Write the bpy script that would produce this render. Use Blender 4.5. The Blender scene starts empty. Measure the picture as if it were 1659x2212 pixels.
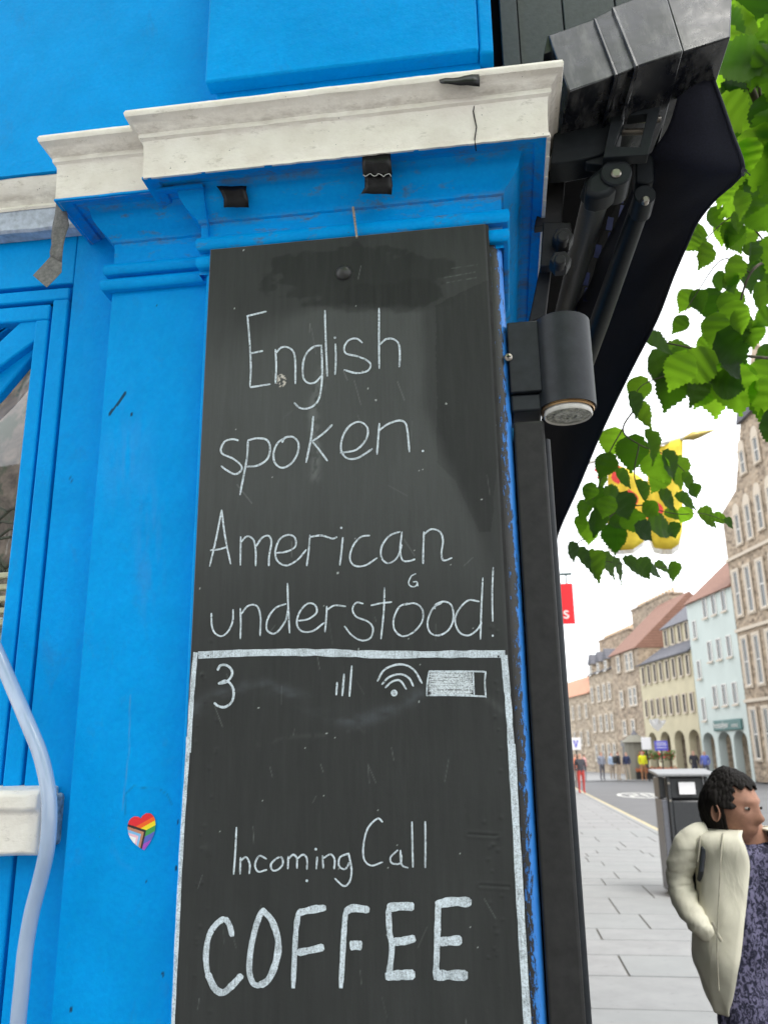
import bpy, bmesh, math, random
import numpy as np
from mathutils import Vector, Matrix, noise
random.seed(7); rng = np.random.default_rng(5)
S = bpy.context.scene; C = S.collection
# ------------------------------------------------------------------ camera
F, PW, PH = 1834.0, 1659.0, 2212.0
pitch, roll, yaw = math.atan(526/1834.), math.radians(0.8), math.radians(7.7)
fwd = Vector((-math.sin(yaw)*math.cos(pitch), math.cos(yaw)*math.cos(pitch), math.sin(pitch)))
r0 = Vector((math.cos(yaw), math.sin(yaw), 0)); u0 = r0.cross(fwd)
up = u0*math.cos(roll)+r0*math.sin(roll); rt = r0*math.cos(roll)-u0*math.sin(roll)
EYE = Vector((0, 0, 1.65))
cd = bpy.data.cameras.new('camera'); cam = bpy.data.objects.new('camera', cd); C.objects.link(cam)
M = Matrix((rt, up, -fwd)).transposed().to_4x4(); M.translation = EYE; cam.matrix_world = M
cd.sensor_fit = 'VERTICAL'; cd.sensor_height = 24; cd.lens = 24*F/PH; cd.clip_start = 0.05; cd.clip_end = 1000
cd.dof.use_dof = True; cd.dof.focus_distance = 1.25; cd.dof.aperture_fstop = 5.6
S.camera = cam
# ------------------------------------------------------------------ sky, sun, exposure
w = bpy.data.worlds.new('World'); S.world = w; w.use_nodes = True
nt = w.node_tree; bg = nt.nodes['Background']
sky = nt.nodes.new('ShaderNodeTexSky'); sky.sky_type = 'NISHITA'; sky.sun_disc = False
sky.sun_elevation = math.radians(58); sky.sun_rotation = math.radians(143)
mx = nt.nodes.new('ShaderNodeMix'); mx.data_type = 'RGBA'; mx.inputs[0].default_value = 0.88
nt.links.new(sky.outputs[0], mx.inputs[6]); mx.inputs[7].default_value = (9.4, 9.6, 9.8, 1)
nt.links.new(mx.outputs[2], bg.inputs[0]); bg.inputs[1].default_value = 0.12
sl = bpy.data.lights.new('sun', 'SUN'); sl.energy = 1.3; sl.angle = math.radians(24); sl.color = (1, .96, .9)
so = bpy.data.objects.new('sun', sl); C.objects.link(so)
sd = Vector((.6*math.cos(math.radians(58)), -.8*math.cos(math.radians(58)), math.sin(math.radians(58))))
so.rotation_euler = sd.to_track_quat('Z', 'Y').to_euler()
S.view_settings.view_transform = 'Standard'; S.view_settings.look = 'None'
S.view_settings.exposure = 1.1; S.view_settings.gamma = 1
# ------------------------------------------------------------------ helpers
def ray(px, py): return fwd+rt*((px-PW/2)/F)-up*((py-PH/2)/F)
def PY(px, py, Y): d = ray(px, py); return EYE+d*(Y/d.y)
def PX(px, py, X): d = ray(px, py); return EYE+d*(X/d.x)
def PZ(px, py, Z): d = ray(px, py); return EYE+d*((Z-EYE.z)/d.z)
def PD(px, py, D): return EYE+ray(px, py)*D
def Z3(x, y): return (953.4+x*.4253, y*.4253)
def link(o, parent=None):
    C.objects.link(o)
    if parent: o.parent = parent
    return o
def fin(me, mat, smooth=None):
    mats = mat if isinstance(mat, (list, tuple)) else [mat]
    for m in mats: me.materials.append(m)
    if smooth is not None:
        me.shade_smooth(); me.set_sharp_from_angle(angle=math.radians(smooth))
def obj(name, vs, fs, mat, parent=None, smooth=None, bevel=0, solid=0, seg=2, fmat=None):
    me = bpy.data.meshes.new(name); me.from_pydata([tuple(v) for v in vs], [], fs); me.update()
    bm = bmesh.new(); bm.from_mesh(me)
    if not solid: bmesh.ops.recalc_face_normals(bm, faces=bm.faces)
    bm.to_mesh(me); bm.free()
    if fmat is not None:
        for p, k in zip(me.polygons, fmat): p.material_index = k
    fin(me, mat, smooth)
    o = link(bpy.data.objects.new(name, me), parent)
    if solid:
        s = o.modifiers.new('s', 'SOLIDIFY'); s.thickness = solid; s.offset = 0
    if bevel:
        b = o.modifiers.new('b', 'BEVEL'); b.width = bevel; b.segments = seg; b.limit_method = 'ANGLE'; b.angle_limit = math.radians(35)
        if smooth is None:
            me.shade_smooth(); me.set_sharp_from_angle(angle=math.radians(50))
    return o
class MB:
    def __init__(s): s.v = []; s.f = []; s.m = []
    def add(s, vs, fs, k=0):
        n = len(s.v); s.v += [tuple(v) for v in vs]; s.f += [tuple(i+n for i in f) for f in fs]; s.m += [k]*len(fs); return s
    def box(s, x0, x1, y0, y1, z0, z1, k=0):
        vs = [(x, y, z) for x in (x0, x1) for y in (y0, y1) for z in (z0, z1)]
        return s.add(vs, [(0,1,3,2),(4,6,7,5),(0,4,5,1),(2,3,7,6),(0,2,6,4),(1,5,7,3)], k)
    def tube(s, pts, r, n=12, k=0, cap=True, r2=None):
        pts = [Vector(p) for p in pts]; m = len(pts); vs = []; ref = None
        for i, p in enumerate(pts):
            t = (pts[min(i+1, m-1)]-pts[max(i-1, 0)]).normalized()
            if ref is None: ref = t.orthogonal().normalized()
            ref = (ref-t*ref.dot(t)).normalized(); b = t.cross(ref)
            rr = r[i] if isinstance(r, (list, tuple)) else r
            for j in range(n):
                a = 2*math.pi*j/n; vs.append(p+(ref*math.cos(a)+b*math.sin(a))*rr)
        fs = [(i*n+j, i*n+(j+1) % n, (i+1)*n+(j+1) % n, (i+1)*n+j) for i in range(m-1) for j in range(n)]
        if cap: fs += [tuple(range(n-1, -1, -1)), tuple((m-1)*n+j for j in range(n))]
        return s.add(vs, fs, k)
    def rings(s, rs, k=0, cap=True):
        n = len(rs[0]); m = len(rs); vs = [v for r in rs for v in r]
        fs = [(i*n+j, i*n+(j+1) % n, (i+1)*n+(j+1) % n, (i+1)*n+j) for i in range(m-1) for j in range(n)]
        if cap: fs += [tuple(range(n-1, -1, -1)), tuple((m-1)*n+j for j in range(n))]
        return s.add(vs, fs, k)
    def build(s, name, mat, parent=None, **kw):
        return obj(name, s.v, s.f, mat, parent, fmat=s.m, **kw)
def box(name, x0, x1, y0, y1, z0, z1, mat, parent=None, bevel=0, **kw):
    return MB().box(x0, x1, y0, y1, z0, z1).build(name, mat, parent, bevel=bevel, **kw)
def prism(name, pts, Y, t, mat, parent=None, bevel=0, **kw):     # outline on a plane facing the street corner, given thickness t away
    ps = [PY(x, y, Y) for x, y in pts]; n = len(ps)
    vs = ps+[p+Vector((0, t, 0)) for p in ps]
    fs = [tuple(range(n)), tuple(range(2*n-1, n-1, -1))]+[(i, (i+1) % n, (i+1) % n+n, i+n) for i in range(n)]
    return obj(name, vs, fs, mat, parent, bevel=bevel, **kw)
def tag(o, label, cat, group=None, kind=None):
    if label: o['label'] = label
    if cat: o['category'] = cat
    if group: o['group'] = group
    if kind: o['kind'] = kind
    return o
def thing(name, label, cat, loc=(0, 0, 0), rz=0, group=None):
    o = bpy.data.objects.new(name, None); C.objects.link(o); o.location = loc; o.rotation_euler = (0, 0, rz)
    o.empty_display_size = .1
    return tag(o, label, cat, group)
def catmull(p, n=6):
    if len(p) < 3: 
        a, b = p[0], p[-1]; return [tuple(a[i]+(b[i]-a[i])*k/n for i in range(len(a))) for k in range(n+1)]
    q = [tuple(2*a-b for a, b in zip(p[0], p[1]))]+list(p)+[tuple(2*a-b for a, b in zip(p[-1], p[-2]))]; out = []
    for i in range(1, len(q)-2):
        for k in range(n):
            t = k/n
            out.append(tuple(.5*(2*b+(c-a)*t+(2*a-5*b+4*c-d)*t*t+(-a+3*b-3*c+d)*t**3) for a, b, c, d in zip(q[i-1], q[i], q[i+1], q[i+2])))
    return out+[tuple(p[-1])]
def fbm(x, y, sx, sy, seed=0, oct=4):
    out = np.zeros_like(x, dtype=float); amp = 1; tot = 0
    for o in range(oct):
        g = np.random.default_rng(seed*31+o).random((64, 64)); X = x*sx*2**o; Yy = y*sy*2**o
        i = np.floor(X).astype(int); j = np.floor(Yy).astype(int); fx = X-i; fy = Yy-j; fx = fx*fx*(3-2*fx); fy = fy*fy*(3-2*fy)
        G = lambda a, b: g[a % 64, b % 64]
        out += amp*((G(i, j)*(1-fx)+G(i+1, j)*fx)*(1-fy)+(G(i, j+1)*(1-fx)+G(i+1, j+1)*fx)*fy); tot += amp; amp *= .55
    return out/tot
def seg_dist(X, Y, pts):
    d = np.full(X.shape, 1e9)
    for (a, b), (c, e) in zip(pts[:-1], pts[1:]):
        vx, vy = c-a, e-b; L = vx*vx+vy*vy+1e-9
        t = np.clip(((X-a)*vx+(Y-b)*vy)/L, 0, 1); d = np.minimum(d, np.hypot(X-a-t*vx, Y-b-t*vy))
    return d
def inpoly(X, Y, P):
    r = np.zeros(X.shape, bool); n = len(P)
    for i in range(n):
        x1, y1 = P[i]; x2, y2 = P[(i+1) % n]
        c = ((y1 > Y) != (y2 > Y)) & (X < (x2-x1)*(Y-y1)/((y2-y1) if y2 != y1 else 1e-9)+x1); r ^= c
    return r
def sm(a, b, x): t = np.clip((x-a)/(b-a), 0, 1); return t*t*(3-2*t)
def to_px(X, Y, Z):
    d = np.stack([X, Y, Z-1.65], -1); z = d@np.array(fwd)
    return PW/2+F*(d@np.array(rt))/z, PH/2-F*(d@np.array(up))/z
def pgrid(name, x0, x1, Y, z0, z1, nx, nz, mat, fn, parent, dfn=None):
    """a painted face: a fine sheet whose paint wear is stored per point"""
    X, Zz = np.meshgrid(np.linspace(x0, x1, nx), np.linspace(z0, z1, nz)); Yy = np.full(X.shape, Y)
    px, py = to_px(X, Yy, Zz); col = fn(px, py, X, Zz)
    if dfn is not None: Yy = Yy-dfn(px, py, X, Zz)
    me = bpy.data.meshes.new(name)
    me.vertices.add(nx*nz); me.vertices.foreach_set('co', np.stack([X, Yy, Zz], -1).astype('f').ravel())
    i = (np.arange(nz-1)[:, None]*nx+np.arange(nx-1)[None]).ravel(); q = np.stack([i, i+1, i+1+nx, i+nx], -1)
    me.loops.add(q.size); me.loops.foreach_set('vertex_index', q.astype('i').ravel())
    me.polygons.add(len(q)); me.polygons.foreach_set('loop_start', (np.arange(len(q))*4).astype('i'))
    me.update(calc_edges=True)
    a = me.color_attributes.new('Col', 'FLOAT_COLOR', 'POINT')
    a.data.foreach_set('color', np.concatenate([col, np.ones(col.shape[:2]+(1,))], -1).astype('f').ravel())
    me.materials.append(mat); me.shade_smooth()
    return link(bpy.data.objects.new(name, me), parent)
# ------------------------------------------------------------------ materials
class NT:
    def __init__(s, name):
        s.m = bpy.data.materials.new(name); s.m.use_nodes = True; s.t = s.m.node_tree; s.b = s.t.nodes['Principled BSDF']
        s.tc = s.t.nodes.new('ShaderNodeTexCoord')
    def L(s, a, b): s.t.links.new(a, b)
    def map(s, sc): 
        n = s.t.nodes.new('ShaderNodeMapping'); n.inputs['Scale'].default_value = sc; s.L(s.tc.outputs['Object'], n.inputs[0]); return n.outputs[0]
    def noise(s, scale, detail=4, rough=.5, sc=(1, 1, 1), dist=0):
        n = s.t.nodes.new('ShaderNodeTexNoise'); n.inputs['Scale'].default_value = scale; n.inputs['Detail'].default_value = detail
        n.inputs['Roughness'].default_value = rough; n.inputs['Distortion'].default_value = dist; s.L(s.map(sc), n.inputs['Vector']); return n.outputs[0]
    def ramp(s, v, a, b, ca=(0, 0, 0, 1), cb=(1, 1, 1, 1)):
        n = s.t.nodes.new('ShaderNodeValToRGB'); n.color_ramp.elements[0].position = a; n.color_ramp.elements[1].position = b
        n.color_ramp.elements[0].color = ca; n.color_ramp.elements[1].color = cb; s.L(v, n.inputs[0]); return n.outputs[0]
    def mix(s, f, a, b, typ='MIX'):
        n = s.t.nodes.new('ShaderNodeMix'); n.data_type = 'RGBA'; n.blend_type = typ
        for k, v in ((0, f), (6, a), (7, b)):
            if isinstance(v, (int, float)): n.inputs[k].default_value = v
            elif isinstance(v, tuple): n.inputs[k].default_value = v if len(v) == 4 else v+(1,)
            else: s.L(v, n.inputs[k])
        return n.outputs[2]
    def math(s, op, a, b=0):
        n = s.t.nodes.new('ShaderNodeMath'); n.operation = op
        for k, v in ((0, a), (1, b)):
            if isinstance(v, (int, float)): n.inputs[k].default_value = v
            else: s.L(v, n.inputs[k])
        return n.outputs[0]
    def bump(s, h, dist, strength=1):
        n = s.t.nodes.new('ShaderNodeBump'); n.inputs['Distance'].default_value = dist; n.inputs['Strength'].default_value = strength
        s.L(h, n.inputs['Height'])
        if s.b.inputs['Normal'].links: s.L(s.b.inputs['Normal'].links[0].from_socket, n.inputs['Normal'])
        s.L(n.outputs[0], s.b.inputs['Normal'])
    def col(s, c):
        if isinstance(c, tuple): s.b.inputs['Base Color'].default_value = c if len(c) == 4 else c+(1,)
        else: s.L(c, s.b.inputs['Base Color'])
    def set(s, **k):
        for a, v in k.items():
            i = s.b.inputs[a.replace('_', ' ')]
            if isinstance(v, (int, float, tuple)): i.default_value = v
            else: s.L(v, i)
        return s.m
def plain(name, c, rough=.5, metal=0, var=.12, scale=40, bump=0, spec=.5, **k):
    n = NT(name); n.b.inputs['Specular IOR Level'].default_value = spec; f = n.noise(scale, 4, .6)
    d = tuple(x*(1-var*2) for x in c); e = tuple(min(1, x*(1+var)) for x in c)
    n.col(n.mix(n.ramp(f, .3, .7), d, e)); n.set(Roughness=rough, Metallic=metal, **k)
    if bump: n.bump(f, bump)
    return n.m
BLUE = (0.0, 0.228, 0.76)
def blue_paint(name, grime=0., attr=False, glossy=.42):
    n = NT(name)
    base = n.mix(n.ramp(n.noise(9, 5, .6), .3, .75), (0, .275, .66), (0, .335, .80)); n.b.inputs['Specular IOR Level'].default_value = .06
    base = n.mix(n.ramp(n.noise(160, 3, .6), .35, .65), base, n.mix(.2, base, (0, .15, .6)), 'MIX')
    if attr:
        a = n.t.nodes.new('ShaderNodeVertexColor'); a.layer_name = 'Col'
        sp = n.t.nodes.new('ShaderNodeSeparateColor'); n.L(a.outputs[0], sp.inputs[0])
        base = n.mix(n.math('MULTIPLY', sp.outputs[0], .55), base, (.04, .25, .62))      # rubbed pale patches
        base = n.mix(sp.outputs[1], base, (.015, .03, .05))                             # knocks down to dark undercoat
        base = n.mix(sp.outputs[2], base, (.16, .15, .13))
    if grime:
        g = n.math('MULTIPLY', n.ramp(n.noise(26, 6, .7, (1, 1, 2.2)), .56, .72), grime)
        base = n.mix(g, base, (.10, .13, .15)); g2 = n.ramp(n.noise(60, 5, .75), .69, .73)
        base = n.mix(n.math('MULTIPLY', g2, grime), base, (.09, .06, .045))
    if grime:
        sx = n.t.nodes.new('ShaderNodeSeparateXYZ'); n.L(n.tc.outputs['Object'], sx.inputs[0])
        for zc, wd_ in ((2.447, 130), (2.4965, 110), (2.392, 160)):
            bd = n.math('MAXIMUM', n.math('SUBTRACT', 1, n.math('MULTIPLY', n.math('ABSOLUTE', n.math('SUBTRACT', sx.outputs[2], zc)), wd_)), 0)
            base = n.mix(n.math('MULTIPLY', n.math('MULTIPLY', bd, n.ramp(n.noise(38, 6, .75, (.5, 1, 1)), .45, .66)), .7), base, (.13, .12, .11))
    base = n.mix(n.math('MULTIPLY', n.ramp(n.noise(17, 6, .75, (1, 1, .6), .4), .58, .72), .28), base, (.03, .16, .40))
    sp2 = n.ramp(n.noise(220, 2, .5), .79, .81); base = n.mix(n.math('MULTIPLY', sp2, .6), base, (.02, .05, .10))
    n.col(base); n.set(Roughness=n.ramp(n.noise(30, 3), .2, .8, (glossy-.08,)*3+(1,), (glossy+.12,)*3+(1,)))
    n.bump(n.noise(14, 4, .6), .005, .45); n.bump(n.noise(130, 5, .7), .0012, .55)
    return n.m
M_blue = blue_paint('blue_gloss_paint'); M_blueg = blue_paint('blue_paint_grimy', .8); M_bluea = blue_paint('blue_paint_worn', 0, True)
def white_paint():
    n = NT('cream_white_paint')
    c = n.mix(n.ramp(n.noise(22, 5, .6), .3, .7), (.69, .635, .555), (.81, .765, .69))
    g = n.ramp(n.noise(70, 6, .75, (.5, 1, 1)), .58, .68); c = n.mix(n.math('MULTIPLY', g, .45), c, (.30, .25, .20))
    k = n.ramp(n.noise(150, 3, .6), .72, .75); c = n.mix(k, c, (.07, .06, .05))
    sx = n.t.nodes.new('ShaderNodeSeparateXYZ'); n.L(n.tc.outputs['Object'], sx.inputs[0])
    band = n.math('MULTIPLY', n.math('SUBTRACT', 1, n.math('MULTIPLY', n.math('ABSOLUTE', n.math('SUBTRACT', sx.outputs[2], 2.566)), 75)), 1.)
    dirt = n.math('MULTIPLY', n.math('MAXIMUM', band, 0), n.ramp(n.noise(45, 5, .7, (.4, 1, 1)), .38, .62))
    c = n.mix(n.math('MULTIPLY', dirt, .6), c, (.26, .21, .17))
    n.col(c); n.set(Roughness=.45); n.bump(n.noise(16, 4, .6), .006, .6); n.bump(n.noise(110, 5, .7, (.6, 1, 1)), .0016, .8)
    return n.m
M_white = white_paint()
M_greyw = plain('grey_white_worn_paint', (.42, .47, .56), .5, var=.2, scale=60, bump=.001)
def board_mat():
    n = NT('blackboard_paint'); a = n.t.nodes.new('ShaderNodeVertexColor'); a.layer_name = 'Col'
    st = n.noise(30, 5, .65, (9, 1, .7))
    c = n.mix(1., a.outputs[0], n.mix(n.ramp(st, .25, .75), (.92, .91, .90), (1.07, 1.08, 1.08)), 'MULTIPLY')
    n.col(c); n.set(Roughness=.5, **{'Specular_IOR_Level': .22}); n.bump(st, .0004, .4); n.bump(n.noise(90, 4, .6), .0006, .5)
    return n.m
M_board = board_mat()
def chalk(name, streak, c=(.66, .74, .80), lo=.30, hi=.5):
    n = NT(name); f = n.noise(1, 4, .7, streak)
    g = n.noise(700, 3, .6)
    al = n.math('MULTIPLY', n.math('ADD', n.math('MULTIPLY', n.ramp(f, lo, hi), .6), n.math('MULTIPLY', n.ramp(g, .35, .55), .5)), n.ramp(n.noise(55, 3, .6), .25, .55, (.62,)*3+(1,), (1.05,)*3+(1,)))
    n.col(n.mix(n.ramp(n.noise(300, 3), .3, .7), tuple(x*.72 for x in c), c)); n.set(Roughness=.7, Alpha=n.math('MINIMUM', al, 1))
    n.bump(n.noise(500, 2), .0003, .5)
    return n.m
M_chalk = chalk('white_chalk_pen', (260, 10, 260)); M_chalkv = chalk('white_chalk_broad_vertical', (900, 10, 60), lo=.25, hi=.5)
M_chalkf = chalk('white_chalk_scribble', (500, 10, 500), (.7, .76, .8), .36, .5)
M_chalkfaint = chalk('white_chalk_faded', (260, 10, 260), (.34, .44, .54))
M_black = plain('black_frame_paint', (.024, .0235, .0235), .5, var=.15, scale=50, bump=.0004, spec=.22)
M_dgrey = plain('dark_grey_powder_coat', (.014, .017, .019), .45, var=.12, scale=80, bump=.0003, spec=.2)
M_panel = plain('dark_grey_cladding_paint', (.060, .070, .073), .5, var=.08, scale=120, bump=.0003, spec=.25)
M_lamp = plain('charcoal_lamp_metal', (.018, .021, .026), .36, var=.2, scale=60, bump=.0002, Metallic=.2) if False else plain('charcoal_lamp_metal', (.013, .016, .020), .42, 0, var=.2, scale=60, bump=.0002, spec=.28)
M_steel = plain('steel', (.35, .32, .28), .35, .9, bump=.0003)
M_gap = plain('dark_gap', (.006, .006, .007), .9, spec=.03)
M_fabric = plain('navy_awning_fabric', (.008, .009, .020), .85, var=.2, scale=300, bump=.0003)
M_fabric2 = plain('blue_awning_stripe', (.012, .018, .07), .85)
def hood():
    n = NT('glossy_black_hood'); wn = n.ramp(n.noise(16, 6, .7, (2.2, 1, .35), .1), .48, .68)
    c = n.mix(wn, (.006, .007, .010), (.085, .084, .082)); k = n.ramp(n.noise(40, 5, .7), .66, .72)  # grey streaks put both wear and whitish reflections into the colour
    c = n.mix(n.math('MULTIPLY', k, .5), c, (.20, .14, .10)); n.col(c)
    n.set(Roughness=n.ramp(n.noise(20, 4), .3, .7, (.16,)*3+(1,), (.42,)*3+(1,))); n.bump(n.noise(10, 3), .006, .5); return n.m
M_hood = hood(); M_hood.node_tree.nodes['Principled BSDF'].inputs['Specular IOR Level'].default_value = .5
def glassmat(name, c=(.02, .022, .024), rough=.04, tr=0.):
    n = NT(name); n.col(c); n.set(Roughness=rough, **{'Specular_IOR_Level': .9}); n.b.inputs['Transmission Weight'].default_value = tr; return n.m
def shopglass():
    n = NT('shop_window_glass'); n.col((.9, .95, .93)); n.b.inputs['Transmission Weight'].default_value = 1; n.b.inputs['IOR'].default_value = 1.45
    n.b.inputs['Roughness'].default_value = .01; n.bump(n.noise(6, 2), .002, .25); return n.m
M_sglass = shopglass()
M_glass = glassmat('dark_window_glass', (.06, .065, .06), .12)
M_tape = plain('black_gaffer_tape', (.006, .006, .0065), .38, var=.1, spec=.25, scale=200, bump=.0003)
def greytape():
    n = NT('grey_tape_backing'); f = n.noise(160, 5, .7); n.col(n.mix(n.ramp(f, .3, .7), (.06, .06, .06), (.17, .165, .155))); n.set(Roughness=.7); n.bump(f, .0006); return n.m
M_gtape = greytape()
def hosemat():
    n = NT('translucent_hose_plastic'); n.col(n.mix(n.ramp(n.noise(20, 3, .6, (1, 1, .3)), .3, .7), (.24, .33, .48), (.36, .44, .58)))
    n.set(Roughness=.25, **{'Subsurface_Weight': .4}); n.b.inputs['Subsurface Radius'].default_value = (.01, .012, .015)
    n.b.inputs['Coat Weight'].default_value = .5; n.bump(n.noise(60, 4), .001, .4); return n.m
M_hose = hosemat()
# =================================================================== SHOPFRONT
shop = thing('shopfront', 'bright blue painted shopfront with cream moulded cornice and pilasters', 'shopfront', (0, 0, 0))
XL, XR, Y1, Y2, XL2, YW = -.418, .030, 1.10, 1.13, -.584, 1.18
def sweep(name, prof, xl, xr, Yf, YbL, YbR, mat, wob=.0012, closed_left=True, left=True, right=True, smooth=40):
    """moulding profile (outward, z) run along the left return, the front and the right return"""
    path = []
    if left: path += [('L', YbL-(YbL-Yf)*k/3) for k in range(3)]
    n = max(2, int((xr-xl)/.012)); path += [('F', xl+(xr-xl)*k/n) for k in range(n+1)]
    if right: path += [('R', Yf+(YbR-Yf)*(k/14)**1.5) for k in range(1, 15)]
    vs = []; m = len(prof)
    for kind, t in path:
        for (o, z) in prof:
            if kind == 'L': p = Vector((xl-o, t if abs(t-Yf) > 1e-6 else Yf-o, z))
            elif kind == 'R': p = Vector((xr+o, t, z))
            else:
                fx = (t-xl)/(xr-xl); x = t
                if left and fx < 1e-6: x = xl-o
                elif left: x = max(t, xl-o) if fx > .02 else xl-o*(1-fx/.02)
                if right and fx > 1-1e-6: x = xr+o
                p = Vector((x, Yf-o, z))
            nn = noise.noise_vector(p*28)*wob+noise.noise_vector(p*90)*wob*.45
            vs.append(p+nn)
    fs = [(i*m+j, i*m+j+1, (i+1)*m+j+1, (i+1)*m+j) for i in range(len(path)-1) for j in range(m-1)]
    if not right: fs.append(tuple((len(path)-1)*m+j for j in range(m)))
    return obj(name, vs, fs, mat, shop, smooth=smooth)
def bead(z0, z1, o, n=5):
    zc, h = (z0+z1)/2, (z1-z0)/2
    return [(0, z1)]+[(o-.004+.004*math.cos(a), zc+h*math.sin(a)) for a in [math.pi/2*(1-2*k/n) for k in range(n+1)]]+[(0, z0)]
whiteprof = [(.0, 2.602), (.088, 2.598), (.094, 2.594), (.096, 2.588), (.094, 2.582), (.088, 2.579), (.084, 2.573), (.080, 2.567), (.0765, 2.563), (.0775, 2.559), (.077, 2.555), (.073, 2.552), (.0715, 2.545), (.0705, 2.52), (.070, 2.492), (.069, 2.489), (.066, 2.4885)]
blueprof = [(.0712, 2.4905), (.0712, 2.4872), (.0665, 2.4872), (.060, 2.4905), (.052, 2.493), (.050, 2.497), (.036, 2.498), (.032, 2.494), (.030, 2.488), (.028, 2.480), (.022, 2.470), (.013, 2.460), (.006, 2.454), (.0045, 2.449), (.001, 2.447), (.0, 2.43), (.0, 2.36)]
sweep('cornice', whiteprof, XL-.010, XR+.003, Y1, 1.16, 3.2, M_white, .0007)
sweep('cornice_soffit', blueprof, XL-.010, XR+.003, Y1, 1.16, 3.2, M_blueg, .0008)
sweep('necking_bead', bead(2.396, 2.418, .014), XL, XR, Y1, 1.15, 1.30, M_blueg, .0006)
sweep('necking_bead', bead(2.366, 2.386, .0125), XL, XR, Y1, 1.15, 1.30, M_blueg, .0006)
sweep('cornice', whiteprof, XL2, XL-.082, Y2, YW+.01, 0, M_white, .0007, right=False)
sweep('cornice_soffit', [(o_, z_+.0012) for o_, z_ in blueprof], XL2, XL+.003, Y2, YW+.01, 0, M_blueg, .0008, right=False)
sweep('necking_bead', bead(2.388, 2.408, .012), XL2, XL-.003, Y2, YW, 0, M_blue, .0006, right=False)
sweep('necking_bead', bead(2.360, 2.380, .014), XL2, XL-.003, Y2, YW, 0, M_blue, .0006, right=False)
b = MB(); n = 60
for k in range(n):
    y0, y1 = 1.03+(3.2-1.03)*(k/n)**1.6, 1.03+(3.2-1.03)*((k+1)/n)**1.6
    b.box(XR+.0695, XR+.0752, y0, y1, 2.4855+.0008*math.sin(k*2.1), 2.4915)
b.build('cornice_lip', M_white, shop)
b = MB()
for k in range(int((XR+.075-XL+.08)/.006)):
    x = XL-.078+k*.006; b.box(x, x+.006, 1.0275, 1.031, 2.4868+.0009*noise.noise(Vector((x*60, 0, 0))), 2.492)
b.build('cornice_lip', M_white, shop)
b = MB(); b.tube([PY(*p, 1.0281) for p in [(1024,192),(1027,215),(1022,240),(1025,256),(1029,274),(1025,300),(1028,326)]], .0009, 5)
b.build('cornice_crack', M_gap, shop)
# wall part of the cornice, further back, at the far left
wp = [(0, 2.605), (.046, 2.602), (.050, 2.597), (.048, 2.588), (.042, 2.576), (.036, 2.565), (.032, 2.556), (.034, 2.551), (.032, 2.547)]
sweep('cornice', wp, -1.5, XL2-.03, YW, 0, 0, M_white, left=False, right=False)
wq = [(.031, 2.548), (.029, 2.53), (.028, 2.512), (.024, 2.508), (.0, 2.508)]
sweep('wall_fascia', wq, -1.5, XL2-.03, YW, 0, 0, M_greyw, .0014, left=False, right=False)
box('cornice_capping', -1.5, XL2-.05, 1.135, 1.20, 2.607, 2.632, M_blue, shop, .003)
# pilaster shafts
def wear2(px, py, X, Z):
    n1 = fbm(px+py*.6, py-px*.6, .012, .006, 1); n2 = fbm(px, py, .09, .012, 2)
    patch = np.exp(-(((px-270-(1000-py)*.12)/42)**2+((py-985)/85)**2)*.8)+.9*np.exp(-(((px-325)/34)**2+((py-1190)/150)**2)**2)
    R = np.clip(patch*1.1*sm(.35, .6, .5*n1+.5*n2), 0, 1)*.75
    ol = seg_dist(px, py, [(272, 1760), (272, 1715), (290, 1698), (322, 1704), (345, 1704), (362, 1716), (372, 1738)])
    R = np.maximum(R, .25*np.exp(-((seg_dist(px, py, [(250, 1840), (262, 1865), (285, 1878)])/5)**2)))
    G = np.zeros(px.shape)
    d = seg_dist(px, py, [(238, 896), (255, 872), (272, 850)]); G = np.where(d < 2.5+2.*fbm(px, py, .2, .2, 3)-.7, .9, 0)
    for (a, b, r) in [(285, 895, 2.5), (385, 1716+60, 2), (382, 1875, 3), (352, 2103, 3), (155, 2182, 3), (318, 1905, 2), (262, 575, 2), (340, 660, 1.5)]:
        G = np.maximum(G, (np.hypot(px-a, (py-b)*.5) < r)*.9)
    G = np.maximum(G, .35*np.exp(-((ol/1.6)**2)))
    B = np.zeros(px.shape)
    c = seg_dist(px, py, [(402, 1600), (396, 1800), (390, 1950), (384, 2212)]); B = .5*np.exp(-((c+4*fbm(px, py, .03, .03, 8)-2)/1.5)**2)
    c = seg_dist(px, py, [(282, 1500), (280, 1620), (265, 1750)]); B = np.maximum(B, .25*np.exp(-(c/1.2)**2))
    return np.stack([R, G, B], -1)
box('pilaster', XL2, XL+.02, Y2+.001, YW+.02, 0, 2.44, M_blue, shop, .003)
def dz2(px, py, X, Z):
    e = seg_dist(px, py, [(272, 1760), (272, 1715), (290, 1698), (322, 1704), (345, 1704), (362, 1716), (372, 1738)])
    return .0004*np.exp(-(e/3)**2)+.0008*fbm(X, Z, 60, 25, 6)
pgrid('pilaster_face', XL2+.0025, XL-.0005, Y2-.0005, .9, 2.37, 90, 500, M_bluea, wear2, shop, dz2)
box('pilaster', XL, XR-.012, Y1+.001, 1.30, 0, 2.44, M_blue, shop, .004)
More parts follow.
